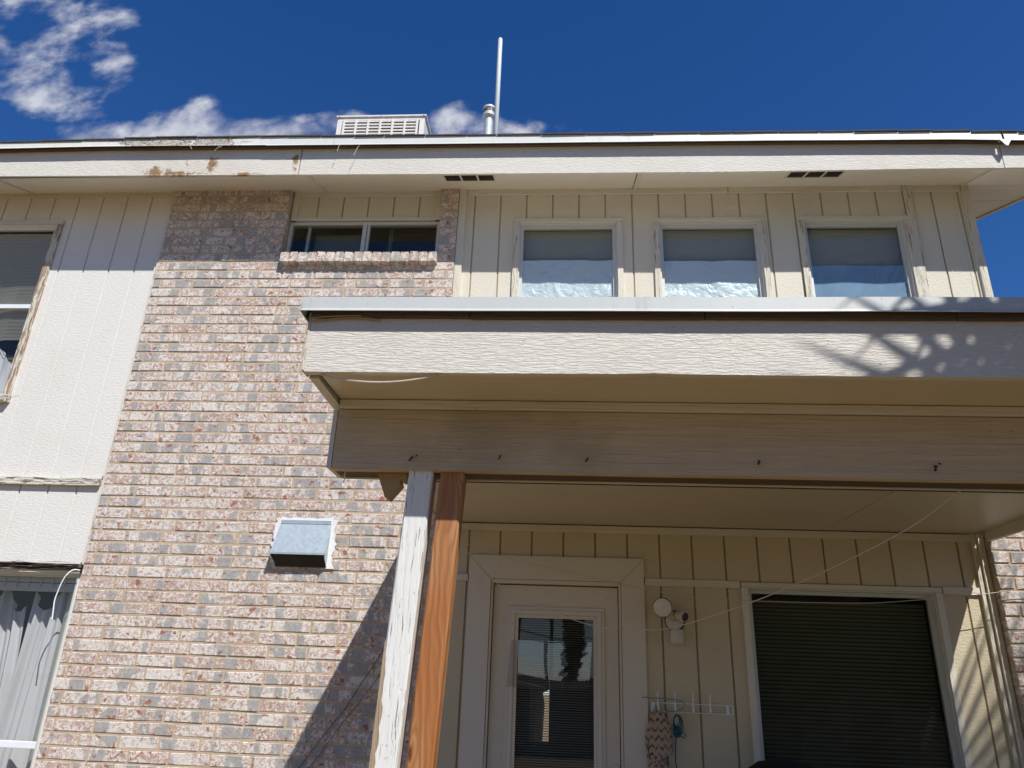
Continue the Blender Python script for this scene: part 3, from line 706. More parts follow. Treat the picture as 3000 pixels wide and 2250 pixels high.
def roof():
    SL = .375; RX = 3.66
    top = lambda x: interp(DT, x)
    ridge_y = 5.85
    mb = MB()
    secs = []
    for x in xs_between(-6.95, RX, .3):
        z = top(x)-.010
        secs.append([(x, 4.352, z), (x, ridge_y, z+SL*(ridge_y-4.352)), (x, 8.6, z+SL*(ridge_y-4.352)-.16*2.75), (x, 8.6, z-.06+SL*(ridge_y-4.352)-.16*2.75), (x, ridge_y, z-.06+SL*(ridge_y-4.352)), (x, 4.40, z-.045)])
    mb.loft(secs); rf = mb.build('roof', 'shingle', house)
    # shingle lip
    mb = MB(); rnd = random.Random(5); x = -6.9
    while x < RX-.3:
        w_ = rnd.uniform(.22, .34); z = top(x+w_/2); mb.box(x, x+w_-.005, 4.336-rnd.uniform(0, .006), 4.6, z-.004, z+rnd.uniform(.003, .008), 0); x += w_
    mb.build('shingle_edge', 'shingle', rf)
    # fascia boards
    def fascia(a, b, m, dy=0, lab=None):
        mb = MB(); secs = []
        for x in xs_between(a, b):
            zb = interp(FB, x)+dy; zt = interp(DT, x)-.012
            secs.append([(x, 4.395, zb), (x, 4.395, zt), (x, 4.412, zt), (x, 4.412, zb)])
        mb.loft(secs).build('fascia_board', m, rf, label=lab)
    fascia(-6.95, -2.012, 'fascia_old', 0, 'stained fascia board with rusty rotten spots'); fascia(-2.004, 3.045, 'fascia', -.001); fascia(3.052, RX, 'fascia', -.001)
    def drip(a, b, m, lab=None, dz=0):
        mb = MB(); secs = []
        for x in xs_between(a, b):
            t_, b_ = interp(DT, x)+dz, interp(DB, x)+dz; wob = mnoise.noise(Vector((x*1.7, 0, 2)))*.0025
            secs.append([(x, 4.60, t_+.094), (x, 4.345+wob, t_), (x, 4.341+wob, b_+.012), (x, 4.336+wob, b_), (x, 4.339+wob, b_-.001), (x, 4.346+wob, b_+.012), (x, 4.349+wob, t_-.004), (x, 4.60, t_+.09)])
        mb.loft(secs).build('drip_edge', m, rf, label=lab)
    drip(-6.95, -2.264, 'oldmetal', 'drip edge crusted with old roofing tar'); drip(-2.275, 3.045, 'metal_bright', dz=-.004); drip(3.06, RX+.02, 'metal_bright', dz=-.004)
    # dark batten under drip edge
    mb = MB(); secs = []
    for x in xs_between(-6.9, RX): secs.append([(x, 4.37, interp(DB, x)+.004), (x, 4.37, interp(DB, x)+.03), (x, 4.396, interp(DB, x)+.03), (x, 4.396, interp(DB, x)+.004)])
    mb.loft(secs).build('batten', 'darkwood', rf)
    # bent metal tab at the joint
    MB().poly([(3.02, 4.338, 3.62), (3.10, 4.338, 3.615), (3.062, 4.330, 3.555), (3.048, 4.333, 3.565)], [(0,1,2,3)]).build('bent_tab', 'metal_white', rf, thick=.001)
    # torn fibres hanging from the edge
    mb = MB()
    for x, l, s in ((-1.70, .07, .01), (-1.55, .11, .03), (-2.62, .05, .04), (-2.86, .03, -.02)):
        mb.tube([(x, 4.345, 3.655), (x-s*.3, 4.325, 3.655-l*.4), (x-s, 4.33, 3.655-l)], .0022, 5)
    mb.build('loose_strand', 'rope', rf)
    # soffit panels (sloping with the roof), butted with battens
    sof = lambda y: 3.57+SL*(y-SY)
    cuts = [-6.95, -4.42, -1.95, .51, 2.99, RX-.03]
    for i in range(5):
        a, b = cuts[i]+.003, cuts[i+1]-.003
        if i == 4: ys = [(4.412, 4.80), (4.806, 5.2), (5.206, 5.83)]
        else: ys = [(4.412, 4.90)]
        for y0, y1 in ys:
            if i == 4 and y0 > 4.8: aa = 2.99
            else: aa = a
            MB().prism([(aa, y0, sof(y0)+(interp(FB, 0)-sof(4.4))*0), (aa, y1, sof(y1)), (aa, y1, sof(y1)+.01), (aa, y0, sof(y0)+.01)], (b-aa, 0, 0)).build('soffit_panel', 'soffit', rf)
    MB().box(-6.95, RX-.03, 4.42, 5.83, 3.62, 3.63, 0)  # (kept inside the eave)
    for x in cuts[1:4]:
        MB().prism([(x+.004, 4.415, sof(4.415)-.010), (x+.004, SY-.015, sof(SY-.015)-.010), (x+.004, SY-.015, sof(SY-.015)-.0005), (x+.004, 4.415, sof(4.415)-.0005)], (.030, 0, 0)).build('batten_strip', 'trim', rf)
    MB().prism([(2.975, 4.415, sof(4.415)-.010), (2.975, SY-.015, sof(SY-.015)-.010), (2.975, SY-.015, sof(SY-.015)-.0005), (2.975, 4.415, sof(4.415)-.0005)], (.010, 0, 0)).build('batten_strip', 'trim', rf)
    # rake edge
    MB().prism([(RX, 4.40, sof(4.40)-.01), (RX, ridge_y, sof(ridge_y)-.01), (RX, ridge_y, sof(ridge_y)+.29), (RX, 4.40, sof(4.40)+.28)], (-.035, 0, 0)).build('rake_board', 'fascia', rf)
    MB().prism([(RX, ridge_y, sof(ridge_y)-.01), (RX, 8.55, sof(ridge_y)-.01-.16*2.7), (RX, 8.55, sof(ridge_y)+.29-.16*2.7), (RX, ridge_y, sof(ridge_y)+.29)], (-.035, 0, 0)).build('rake_board', 'fascia', rf)
    MB().prism([(2.99, 5.84, sof(5.84)), (2.99, 8.5, sof(5.84)-.42), (2.99, 8.5, sof(5.84)-.41), (2.99, 5.84, sof(5.84)+.01)], (RX-.04-2.99, 0, 0)).build('soffit_panel', 'soffit', rf)
    # gable wall above the shell
    MB().prism([(2.98, 4.86, 3.0), (2.98, 8.3, 3.0), (2.98, 8.3, 3.50), (2.98, 5.85, 3.95), (2.98, 4.86, 3.58)], (-.08, 0, 0)).build('gable_wall', 'siding', house)
    # eave vents
    for x0, x1 in ((-.925, -.535), (1.590, 1.985)):
        v = None
        ya, yb = 4.4125, 4.560
        def q(xa, xb, y0, y1, dz): return [(xa, y0, sof(y0)-dz), (xb, y0, sof(y0)-dz), (xb, y1, sof(y1)-dz), (xa, y1, sof(y1)-dz)]
        mb = MB(); w_ = (x1-x0-.02)/3
        mb.prism(q(x0, x1, ya, ya+.008, .006), (0,0,.005)).prism(q(x0, x1, yb-.008, yb, .006), (0,0,.005))
        for k in range(4): mb.prism(q(x0+.001+k*(w_+.0025), x0+.014+k*(w_+.0025), ya+.0081, yb-.0081, .006), (0,0,.005))
        v = mb.build('soffit_vent', 'trim', house)
        MB().prism(q(x0+.01, x1-.01, ya+.006, yb-.006, .0012), (0,0,.0008)).build('opening', 'dark', v)
        mb = MB()
        for k in range(6): mb.prism(q(x0+.014, x1-.014, ya+.014+k*.016, ya+.018+k*.016, .003), (0,0,.0012))
        mb.build('louvre', 'nail', v)
roof()

# ------------------------------------------------------------------ porch canopy
def canopy():
    c = thing('porch_canopy', 'flat boxed porch canopy with wide white fascia held up by two posts', 'porch roof', (0, 3.5, -1.6))
    XL, XR = -.905, 2.62; YF = 2.324; YB = 2.61
    # roof deck
    part('roof_deck', 'rollroof', c, -.825, XR, 2.31, 4.74, 1.215, 1.245, bev=0)
    part('roof_deck', 'rollroof', c, XL-.02, -.826, 2.31, 2.80, 1.215, 1.245, bev=0)
    def wavy(z, x): return z+.0025*mnoise.noise(Vector((x*1.3, z*5, 4)))
    # front fascia
    mb = MB(); secs = []
    for x in xs_between(XL-.012, XR):
        nick = .0035 if .235 < x < .31 else 0
        zb = wavy(.969, x)+nick
        secs.append([(x, YF, zb), (x, YF, 1.214), (x, YF+.03, 1.214), (x, YF+.03, zb)])
    mb.loft(secs).build('fascia_board', 'fascia', c)
    mb = MB()
    for k in range(18):
        mb.lathe((-.80+k*.195+.03*mnoise.noise(Vector((k*3.1, 0, 0))), YF+.0005, 1.13 if k % 2 else 1.00+.02*mnoise.noise(Vector((k*1.7, 2, 0)))), (0,-1,0), [(0,.0035),(.0008,.0032)], 8)
    mb.build('nail_head', 'alu', c, kind='stuff')
    part('corner_board', 'peel_v2', c, XL-.022, XL-.0125, YF-.003, YF+.06, .972, 1.20)
    # dark packing board under the drip edge
    mb = MB(); rnd = random.Random(9); x = XL-.01
    while x < XR:
        l = rnd.uniform(.3, .9); x2 = min(x+l, XR); z = 1.177+rnd.uniform(-.004, .004); mb.box(x, x2-.003, YF-.016-rnd.uniform(0, .002), YF-.001, z, 1.213, .001); x = x2
    mb.build('packing_strip', 'darkwood', c)
    mb = MB(); secs = []
    yd = 2.288
    for x in xs_between(XL-.04, XR+.02):
        wob = mnoise.noise(Vector((x*1.3, 0, 7)))*.0022; zz = wavy(0, x)
        secs.append([(x, 2.36, 1.252+zz), (x, yd+wob, 1.247+zz), (x, yd-.002+wob, 1.200+zz), (x, yd-.007+wob, 1.189+zz), (x, yd-.004+wob, 1.188+zz), (x, yd+.002+wob, 1.200+zz), (x, yd+.004+wob, 1.243+zz), (x, 2.36, 1.248+zz)])
    mb.loft(secs).build('drip_edge', 'metal_white', c)
    MB().prism([(XL-.040, yd, 1.247), (XL-.040, 2.80, 1.25), (XL-.043, 2.80, 1.18), (XL-.043, yd-.005, 1.189)], (-.003, 0, 0)).build('side_drip_edge', 'metal_white', c)
    part('side_packing', 'dark', c, XL-.036, XL-.013, YF+.005, 2.80, 1.18, 1.214)
    # side fascia
    MB().prism([(XL-.012, YF+.062, .968), (XL+.004, 2.62, .945), (XL+.004, 2.80, .945), (XL+.004, 2.80, 1.205), (XL-.012, YF+.062, 1.205)], (.034, 0, 0)).build('side_board', 'fascia', c)
    part('side_board', 'fascia', c, -.832, -.808, 2.802, 4.74, .925, 1.205)
    # box soffit between fascia and beam
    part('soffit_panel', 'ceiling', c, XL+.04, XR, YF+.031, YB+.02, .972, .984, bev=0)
    part('trim_board', 'trim_h', c, XL+.04, XR, YB-.012, YB+.03, .934, .969)
    # beam
    mb = MB(); secs = []
    for x in xs_between(-.868, XR):
        zb = .696+.002*mnoise.noise(Vector((x*2, 1, 1)))
        secs.append([(x, YB, zb), (x, YB, .931), (x, YB+.038, .931), (x, YB+.038, zb)])
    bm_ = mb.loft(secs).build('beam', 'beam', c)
    part('core', 'darkwood', bm_, -.85, XR, YB+.060, YB+.145, .702, .93)
    part('end_board', 'fascia', c, -.888, -.8705, YB-.002, YB+.158, .700, .93)
    part('inner_board', 'trim_h', bm_, -.868, XR, YB+.146, YB+.158, .6965, .93)
    mb = MB()
    for (px, z, s) in ((-.565,.745,1),(-.548,.752,.4),(-.235,.757,.5),(-.238,.748,.5),(.085,.752,.9),(.70,.752,.9),(1.31,.744,1.1),(1.325,.755,.4),(1.93,.72,.8)):
        mb.tube([(px, YB+.002, z), (px, YB-.012, z-.003), (px-.008*s, YB-.016, z-.018*s)], .0028*s+.001, 6)
    mb.build('nail', 'nail', bm_)
    # ceiling
    for a, b in ((-.806, 1.652), (1.660, 2.585)):
        for y0, y1 in ((2.77, 3.706), (3.716, 4.79)):
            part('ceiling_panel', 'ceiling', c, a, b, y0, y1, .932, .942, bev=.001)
    part('ceiling_batten', 'dark', c, -.806, 2.585, 3.690, 3.722, .9305, .9315, bev=0)
    part('edge_trim', 'trim_h', c, 2.588, 2.618, 2.77, 4.70, .872, .948)
    # posts (each leans a little)
    def post(x0, x1, x0b, x1b, y0, y1, m, lab, z0=-1.49, zt=.696, dt=0):
        mb = MB(); secs = []; ch = .006
        k = (x0b-x0)/(.728+.30)
        for i in range(15):
            z = zt+(z0-zt)*i/14; dx = k*(.728-z)
            a, b = x0+dx, x1+dx
            secs.append([(a+ch, y0, z), (b-ch, y0, z), (b, y0+ch, z), (b, y1-ch, z), (b-ch, y1, z), (a+ch, y1, z), (a, y1-ch, z), (a, y0+ch, z)])
        return mb.loft(secs).build('post', m, c, label=lab)
    f = 2.62/2.76
    post(-.612*f+.006, -.510*f, -.655*f, 0, 2.622, 2.716, 'post', 'white painted post with cracked and flaking paint')
    post(-.482*f, -.388*f, -.530*f, 0, 2.628, 2.716, 'wood', 'orange stained bare wood post')
    # bare wood patch on the white post
    mb = MB(); rnd = random.Random(4); left = []; right = []
    for i in range(24):
        z = .10-.62*i/23; kx = -.036*(.728-z)
        left.append((-.5835+kx+.0, 2.6212, z))
        right.append((-.5835+kx+(.004+.020*math.sin(i/23*math.pi*1.0)**.7*(.55+.45*rnd.random()) if i > 0 else .002), 2.6212, z+rnd.uniform(-.004, .004)))
    n = len(left); vs = left+right
    mb.poly(vs, [(i, i+1, n+i+1, n+i) for i in range(n-1)]).build('bare_patch', 'barewood', c, thick=.001)
    # folded wood shim hanging beside the post
    MB().prism([(-.715, 2.66, .72), (-.63, 2.66, .72), (-.612, 2.66, .655), (-.655, 2.66, .60), (-.668, 2.66, .605)], (.01, .02, -.01)).prism([(-.63, 2.655, .70), (-.59, 2.655, .70), (-.59, 2.655, .655), (-.612, 2.655, .665)], (0, .02, 0)).build('wood_shim', 'brownwood', c)
    # loose strips
    def arc(p0, p1, sag, r, name, m):
        p0, p1 = Vector(p0), Vector(p1)
        pts = [p0.lerp(p1, i/12)+Vector((0, 0, -sag*4*(i/12)*(1-i/12))) for i in range(13)]
        MB().tube(pts, r, 6).build(name, m, c)
    arc((-.86, 2.345, .966), (-.43, 2.335, .968), .030, .0035, 'loose_strip', 'rope')
    arc((-.91, 2.314, 1.160), (-.66, 2.312, 1.166), -.012, .003, 'loose_strip', 'brownwood')
    arc((-.91, 2.306, 1.170), (-.73, 2.304, 1.178), -.004, .0022, 'loose_strip', 'brownwood')
    MB().tube([(-.83, 2.66, .70), (-.828, 2.66, .67), (-.832, 2.66, .655)], .002, 5).build('hanging_bit', 'caulk', c)
    return c
canopy()

# ------------------------------------------------------------------ things on the walls
def vent_hood():
    t = thing('vent_hood', 'galvanised metal vent hood sealed with white caulk on the brick wall', 'vent hood', (-1.69, 4.74, .6))
    x0, x1 = -1.865, -1.525; yb = BY-.004; yf = 4.676; zt = .905; zf = .688; zb = .60
    mb = MB()
    mb.poly([(x0, yb, zt), (x1, yb, zt), (x1+.0, yf, zf), (x0-.02, yf, zf), (x0, yb, zt-.02), (x1, yb, zt-.02)], [(0,1,2,3)])
    mb.build('hood_top', 'galv', t, thick=.002)
    for xa, xb in ((x1, x1), (x0, x0-.02)):
        MB().poly([(xa, yb, zt), (xb, yf, zf), (xb, yf+.004, zf-.03), (xa, yb-.03, zb+.03), (xa, yb, zb)], [(0,1,2,3,4)]).build('hood_side', 'galv', t, thick=.002)
    MB().box(x0-.022, x1+.002, yf-.003, yf+.002, zf-.012, zf+.003, .001).build('front_lip', 'galv', t)
    MB().box(x0+.002, x1-.002, yb-.012, yb-.002, zt-.022, zt+.004, .001).build('top_flange', 'galv', t)
    MB().poly([(x0-.016, yf+.006, zf-.016), (x1-.003, yf+.006, zf-.016), (x1-.003, yb-.006, zb+.008), (x0+.003, yb-.006, zb+.008)], [(0,1,2,3)]).build('screen', 'dark', t, thick=.002)
    mb = MB(); rnd = random.Random(2)
    def strip(p, q, w0, nrm):
        n = 16; vs = []
        for i in range(n+1):
            a = Vector(p).lerp(Vector(q), i/n); o = Vector(nrm)*(w0*(.6+.8*rnd.random())); vs += [a-Vector(nrm)*.004, a+o]
        mb.poly([(v[0], v[1], v[2]) for v in vs], [(2*i, 2*i+1, 2*i+3, 2*i+2) for i in range(n)])
    strip((x0-.005, yb-.001, zt+.004), (x1+.01, yb-.001, zt+.004), .016, (0,0,1)); strip((x1, yb-.0015, zt+.012), (x1, yb-.0015, zb), .038, (1,0,0)); strip((x0, yb-.0015, zt+.012), (x0, yb-.0015, zb+.03), .034, (-1,0,0))
    mb.build('caulk_seal', 'caulk', t, thick=.004)
vent_hood()

def flood_light():
    t = thing('security_light', 'twin head security floodlight with motion sensor beside the door', 'light', (.69, SY, .3))
    MB().lathe((.688, SY-.002, .352), (0,-1,0), [(0,.062),(.018,.062),(.024,.055)]).build('base_ring', 'plastic_dark', t)
    MB().lathe((.684, SY-.020, .350), (0,-1,0), [(0,.055),(.022,.052),(.028,.03)]).build('base_plate', 'plastic', t)
    MB().lathe((.602, SY-.125, .420), (-.22,-1,-.28), [(-.075,.02),(-.06,.034),(-.015,.056),(0,.058),(.006,.058)]).build('lamp_head', 'plastic_dark', t, smooth=False)
    MB().lathe((.602, SY-.125, .420), (-.22,-1,-.28), [(.0062,.055),(.012,.054),(.016,.036),(.018,.03),(.022,.014),(.023,.002)]).build('lens', 'lens', t)
    MB().tube([(.68, SY-.04, .37), (.655, SY-.08, .40), (.62, SY-.11, .415)], .013).build('arm', 'plastic', t)
    d = Vector((.75,-1,-.35)).normalized(); o = Vector((.695, SY-.06, .388))
    MB().lathe(o, d, [(0,.022),(.01,.030),(.07,.031),(.071,.027)]).build('lamp_head', 'plastic', t)
    MB().lathe(o+d*.0715, d, [(0,.0265),(.002,.024),(-.01,.010)]).build('lamp_socket', 'plastic_dark', t)
    MB().box(.668, .70, SY-.075, SY-.03, .295, .345).build('sensor_arm', 'plastic', t)
    MB().lathe((.690, SY-.055, .298), (0,0,-1), [(0,.034),(.02,.040),(.032,.041),(.034,.039),(.036,.041),(.075,.040),(.085,.032)], 16).build('motion_sensor', 'plastic', t)
flood_light()

def hook_rack():
    t = thing('hook_rack', 'white wire coat rack with four hooks on the siding', 'coat rack', (.77, SY, -.13))
    mb = MB(); y = SY-.008
    mb.box(.525, 1.005, y-.006, y, -.118, -.112).box(.525, 1.005, y-.006, y, -.166, -.160).box(.525, .531, y-.006, y, -.160, -.118).box(.999, 1.005, y-.006, y, -.160, -.118)
    mb.box(.965, .982, y-.005, y-.001, -.160, -.118).box(.532, .55, y-.005, y-.001, -.160, -.118)
    mb.build('wire_frame', 'vinyl', t)
    for x in (.566, .668, .772, .872):
        MB().tube([(x, y-.006, -.155), (x, y-.022, -.160), (x, y-.034, -.150), (x, y-.036, -.140)], .005, 6).tube([(x, y-.006, -.115), (x, y-.016, -.095), (x-.003, y-.036, -.062), (x-.003, y-.038, -.058)], [.005, .005, .005, .007], 6).box(x-.006, x+.006, y-.010, y-.002, -.158, -.112).build('hook', 'vinyl', t)
hook_rack()
def hung_things():
    t = thing('towel_bag', 'shaggy tan zigzag towel pouch hanging from first rack hook', 'towel', (.56, SY-.05, -.42))
    def f(a, b):
        top = b; w = .012+.066*math.sin(min(1, (1-b)*1.25)*math.pi*.62)
        x = .556+(a-.5)*2*w*(1-.0*b)+.01*(1-b); z = -.135-.275*(1-b)-.03*(1-b)*(a-.5)*2*-1
        sh = .004*mnoise.noise(Vector((a*22, b*26, 3)))
        return Vector((x+sh, SY-.040-.030*math.sin(a*math.pi)*(1-b*.6)+sh, z+sh))
    MB().grid(30, 40, f).build('towel_body', 'rag', t, thick=.008)
    MB().tube([(.563, SY-.045, -.14), (.522, SY-.045, -.24), (.497, SY-.045, -.35), (.508, SY-.05, -.41), (.54, SY-.055, -.43)], .004, 6).build('thin_strap', 'navy', t)
    MB().prism([(.572, SY-.03, -.16), (.584, SY-.03, -.155), (.640, SY-.03, -.37), (.612, SY-.03, -.375)], (0, -.012, 0)).build('strap', 'navy', t)
    MB().box(.560, .568, SY-.062, SY-.055, -.155, -.125).build('tag', 'vinyl', t)
    def g(a, b): return Vector((.50+.11*a+.006*math.sin(b*7), SY-.03-.02*math.sin(a*3.1)+.005*math.sin(b*11+a*6), -.62+.20*b+.02*math.sin(a*5)))
    MB().grid(16, 16, g).build('lower_cloth', 'rag', t, thick=.006)
    r = thing('rope_bundle', 'knotted blue green rope hanging from second rack hook', 'rope', (.66, SY-.05, -.3))
    rnd = random.Random(8); mb = MB()
    for k in range(4):
        pts = []
        for i in range(22):
            a = i/21*2*math.pi; pts.append((.668+(.016+.004*k)*math.sin(a)+.002*k, SY-.042-.006*k+.006*math.cos(a*2+k), -.175-.055*(1-math.cos(a))*(.55+.14*k)))
        mb.tube(pts, .0028, 5)
    for k in range(7):
        a0 = rnd.uniform(0, 6); mb.tube([(.668+.022*math.cos(a0+i*.5), SY-.05+.008*math.sin(a0*2+i), -.262-.018*math.sin(a0+i*.5)-.004*k+.01) for i in range(13)], .003, 5)
    mb.tube([(.675, SY-.05, -.27), (.70, SY-.05, -.262), (.718, SY-.05, -.285), (.705, SY-.05, -.298), (.67, SY-.05, -.275)], .0028, 5)
    mb.tube([(.664, SY-.05, -.27), (.656, SY-.045, -.33), (.652, SY-.045, -.42), (.664, SY-.045, -.50), (.668, SY-.045, -.70)], .0035, 5)
    mb.build('rope_loop', 'bluerope', r)
    g_ = thing('bent_rod', 'thin green bent rod lying across the rack hooks', 'rod', (.6, SY-.05, -.09))
    MB().tube([(.47, SY-.045, -.088), (.55, SY-.045, -.089), (.65, SY-.045, -.092), (.70, SY-.045, -.098), (.722, SY-.045, -.12), (.71, SY-.045, -.138), (.66, SY-.045, -.158), (.61, SY-.045, -.162)], .0028, 6).build('rod', 'greenline', g_)
hung_things()

def lines():
    def cord(name, lab, cat, pts, r, m):
        # Catmull-Rom through measured points
        P = [Vector(p) for p in pts]; out = []
        for i in range(len(P)-1):
            a, b, c, d = P[max(i-1, 0)], P[i], P[i+1], P[min(i+2, len(P)-1)]
            for k in range(6):
                t = k/6; out.append(.5*((2*b)+(c-a)*t+(2*a-5*b+4*c-d)*t*t+(3*b-a-3*c+d)*t**3))
        out.append(P[-1])
        o = MB().tube([p for p in out], r, 6).build(name, m, None, smooth=True); o['label'] = lab; o['category'] = cat
    pts = []
    for px, py, t in ((1341,1580,.0),(1441,1697,.07),(1600,1782,.17),(1735,1832,.26),(1850,1840,.34),(1960,1841,.41),(2200,1765,.57),(2420,1672,.72),(2658,1550,.89),(2820,1433,1)):
        d = CF*2146.69+CR*(px-1500)-CU*(py-1125); d = d/d.y; y = 4.70+(2.80-4.70)*t; pts.append(d*y)
    pts.insert(0, pts[0]+Vector((-.10, .03, .09)))
    cord('clothesline', 'pale sagging clothesline strung across the porch opening', 'clothesline', pts, .0026, 'rope')
    cord('wall_wire', 'thin brown wire running past the door head to the brick pier', 'wire', [(-.80,4.74,.83),(-.651,4.66,.785),(-.408,4.66,.702),(-.106,4.66,.637),(.324,4.66,.556),(.52,4.66,.519),(.927,4.66,.477),(1.726,4.66,.477),(2.124,4.66,.509),(2.462,4.66,.548),(2.722,4.66,.593),(3.1,4.62,.66)], .0022, 'rope')
    cord('brick_wire', 'upper of two dark wires slanting across the shaded brick', 'wire', [(-.95,4.738,.35),(-1.10,4.738,.12),(-1.213,4.738,-.069),(-1.318,4.738,-.243),(-1.37,4.738,-.31),(-1.535,4.738,-.544),(-1.75,4.738,-.86)], .003, 'darkwire')
    cord('brick_wire', 'lower of two dark wires slanting across the shaded brick', 'wire', [(-.93,4.738,.25),(-1.05,4.738,.07),(-1.157,4.738,-.096),(-1.293,4.738,-.28),(-1.423,4.738,-.468),(-1.62,4.738,-.76)], .0024, 'darkwire')
    cord('dangling_wire', 'stiff white wire hanging over the curtained lower left window', 'wire', [(-3.17,4.74,.545),(-3.20,4.71,.542),(-3.225,4.69,.50),(-3.244,4.69,.442),(-3.252,4.69,.395),(-3.257,4.69,.346),(-3.248,4.69,.28),(-3.241,4.69,.227)], .0042, 'vinyl')
lines()

def grill():
    t = thing('covered_grill', 'black covered grill whose rounded top shows below the large dark window', 'grill', (1.36, 4.42, -1.5))
    mb = MB(); secs = []
    for z, rx, ry in ((-1.48,.34,.27),(-.9,.33,.26),(-.60,.32,.24),(-.52,.29,.21),(-.43,.22,.16),(-.372,.13,.10),(-.356,.04,.03)):
        secs.append([(1.165+rx*math.cos(a*math.pi/14)*(1+.03*math.sin(a*3+z*9)), 4.40+ry*math.sin(a*math.pi/14)*(1+.04*math.sin(a*5)), z) for a in range(28)])
    mb.loft(secs).build('grill_cover', 'black', t, smooth=True)
grill()

# ------------------------------------------------------------------ on the roof
def cooler():
    x0, x1, y0, y1, z0, z1 = -2.315, -1.425, 5.75, 6.60, 4.30, 5.175
    t = thing('evaporative_cooler', 'white louvred evaporative cooler box on the roof ridge', 'cooler', ((x0+x1)/2, 6.1, z0))
    mb = MB()
    mb.box(x0, x0+.05, y0, y1, z0, z1).box(x1-.05, x1, y0, y1, z0, z1).box(x0+.05, x1-.05, y1-.04, y1, z0, z1).box(x0+.05, x1-.05, y0+.03, y0+.05, z0, z0+.06).box(x0+.05, x1-.05, y0, y0+.05, z1-.035, z1)
    mb.build('cabinet', 'cooler', t)
    MB().box(x0-.012, x1+.016, y0-.014, y1+.014, z1+.001, z1+.020).build('lid', 'cooler', t)
    for x in (x0+.02, x0+.45, x1-.01): MB().lathe((x, y0-.015, z1+.010), (0,-1,0), [(0,.008),(.004,.006)], 8).build('screw', 'alu', t)
    w = (x1-x0-.17)/6; lx = x0+.075
    for k in range(7): MB().box(lx+k*(w+.004)-.010, lx+k*(w+.004)+.010, y0-.022, y0+.006, z0+.02, z1-.036).build('rib', 'cooler', t)
    mb = MB(); z = z1-.05
    while z > z0+.03:
        mb.box(lx, lx+6*(w+.004), y0-.014, y0-.006, z-.017, z, 0); z -= .038
    mb.build('louvre', 'cooler', t, kind='stuff')
    MB().box(x0+.052, x1-.052, y0+.03, y0+.035, z0+.05, z1-.037, 0).build('pad', 'interior', t)
cooler()
def pipes():
    t = thing('flue_pipe', 'short galvanised flue pipe with slotted round cap on the roof', 'flue pipe', (-.82, 6, 4.1))
    o = (-.815, 6.0, 4.0)
    MB().lathe(o, (0,0,1), [(0,.042),(1.38,.042),(1.385,.05)]).build('pipe', 'palegalv', t, smooth=False)
    MB().lathe((-.815, 6.0, 5.345), (0,0,1), [(0,.044),(.03,.066),(.06,.068)]).build('cap_skirt', 'palegalv', t)
    MB().lathe((-.815, 6.0, 5.406), (0,0,1), [(0,.060),(.062,.060)]).build('cap_core', 'palegalv', t)
    mb = MB()
    for k in range(26):
        a = k/26*2*math.pi; ux, uy = math.cos(a), math.sin(a)
        mb.prism([(-.815+.0602*ux-.005*-uy, 6+.0602*uy-.005*ux, 5.420), (-.815+.0602*ux+.005*-uy, 6+.0602*uy+.005*ux, 5.420), (-.815+.0602*ux+.005*-uy, 6+.0602*uy+.005*ux, 5.455), (-.815+.0602*ux-.005*-uy, 6+.0602*uy-.005*ux, 5.455)], (.002*ux, .002*uy, 0))
    mb.build('slot', 'dark', t)
    MB().lathe((-.815, 6.0, 5.468), (0,0,1), [(0,.068),(.022,.068),(.034,.05),(.038,.01)]).build('cap_lid', 'palegalv', t)
    m = thing('vent_mast', 'tall thin white pipe with a rounded end rising from the roof', 'pipe', (-.69, 5.6, 3.9))
    MB().lathe((-.683, 5.6, 3.9), (-.004, 0, 1), [(0,.023),(2.105,.023),(2.122,.020),(2.134,.011),(2.138,.002)], 20).build('pipe', 'pipe', m, smooth=True)
pipes()

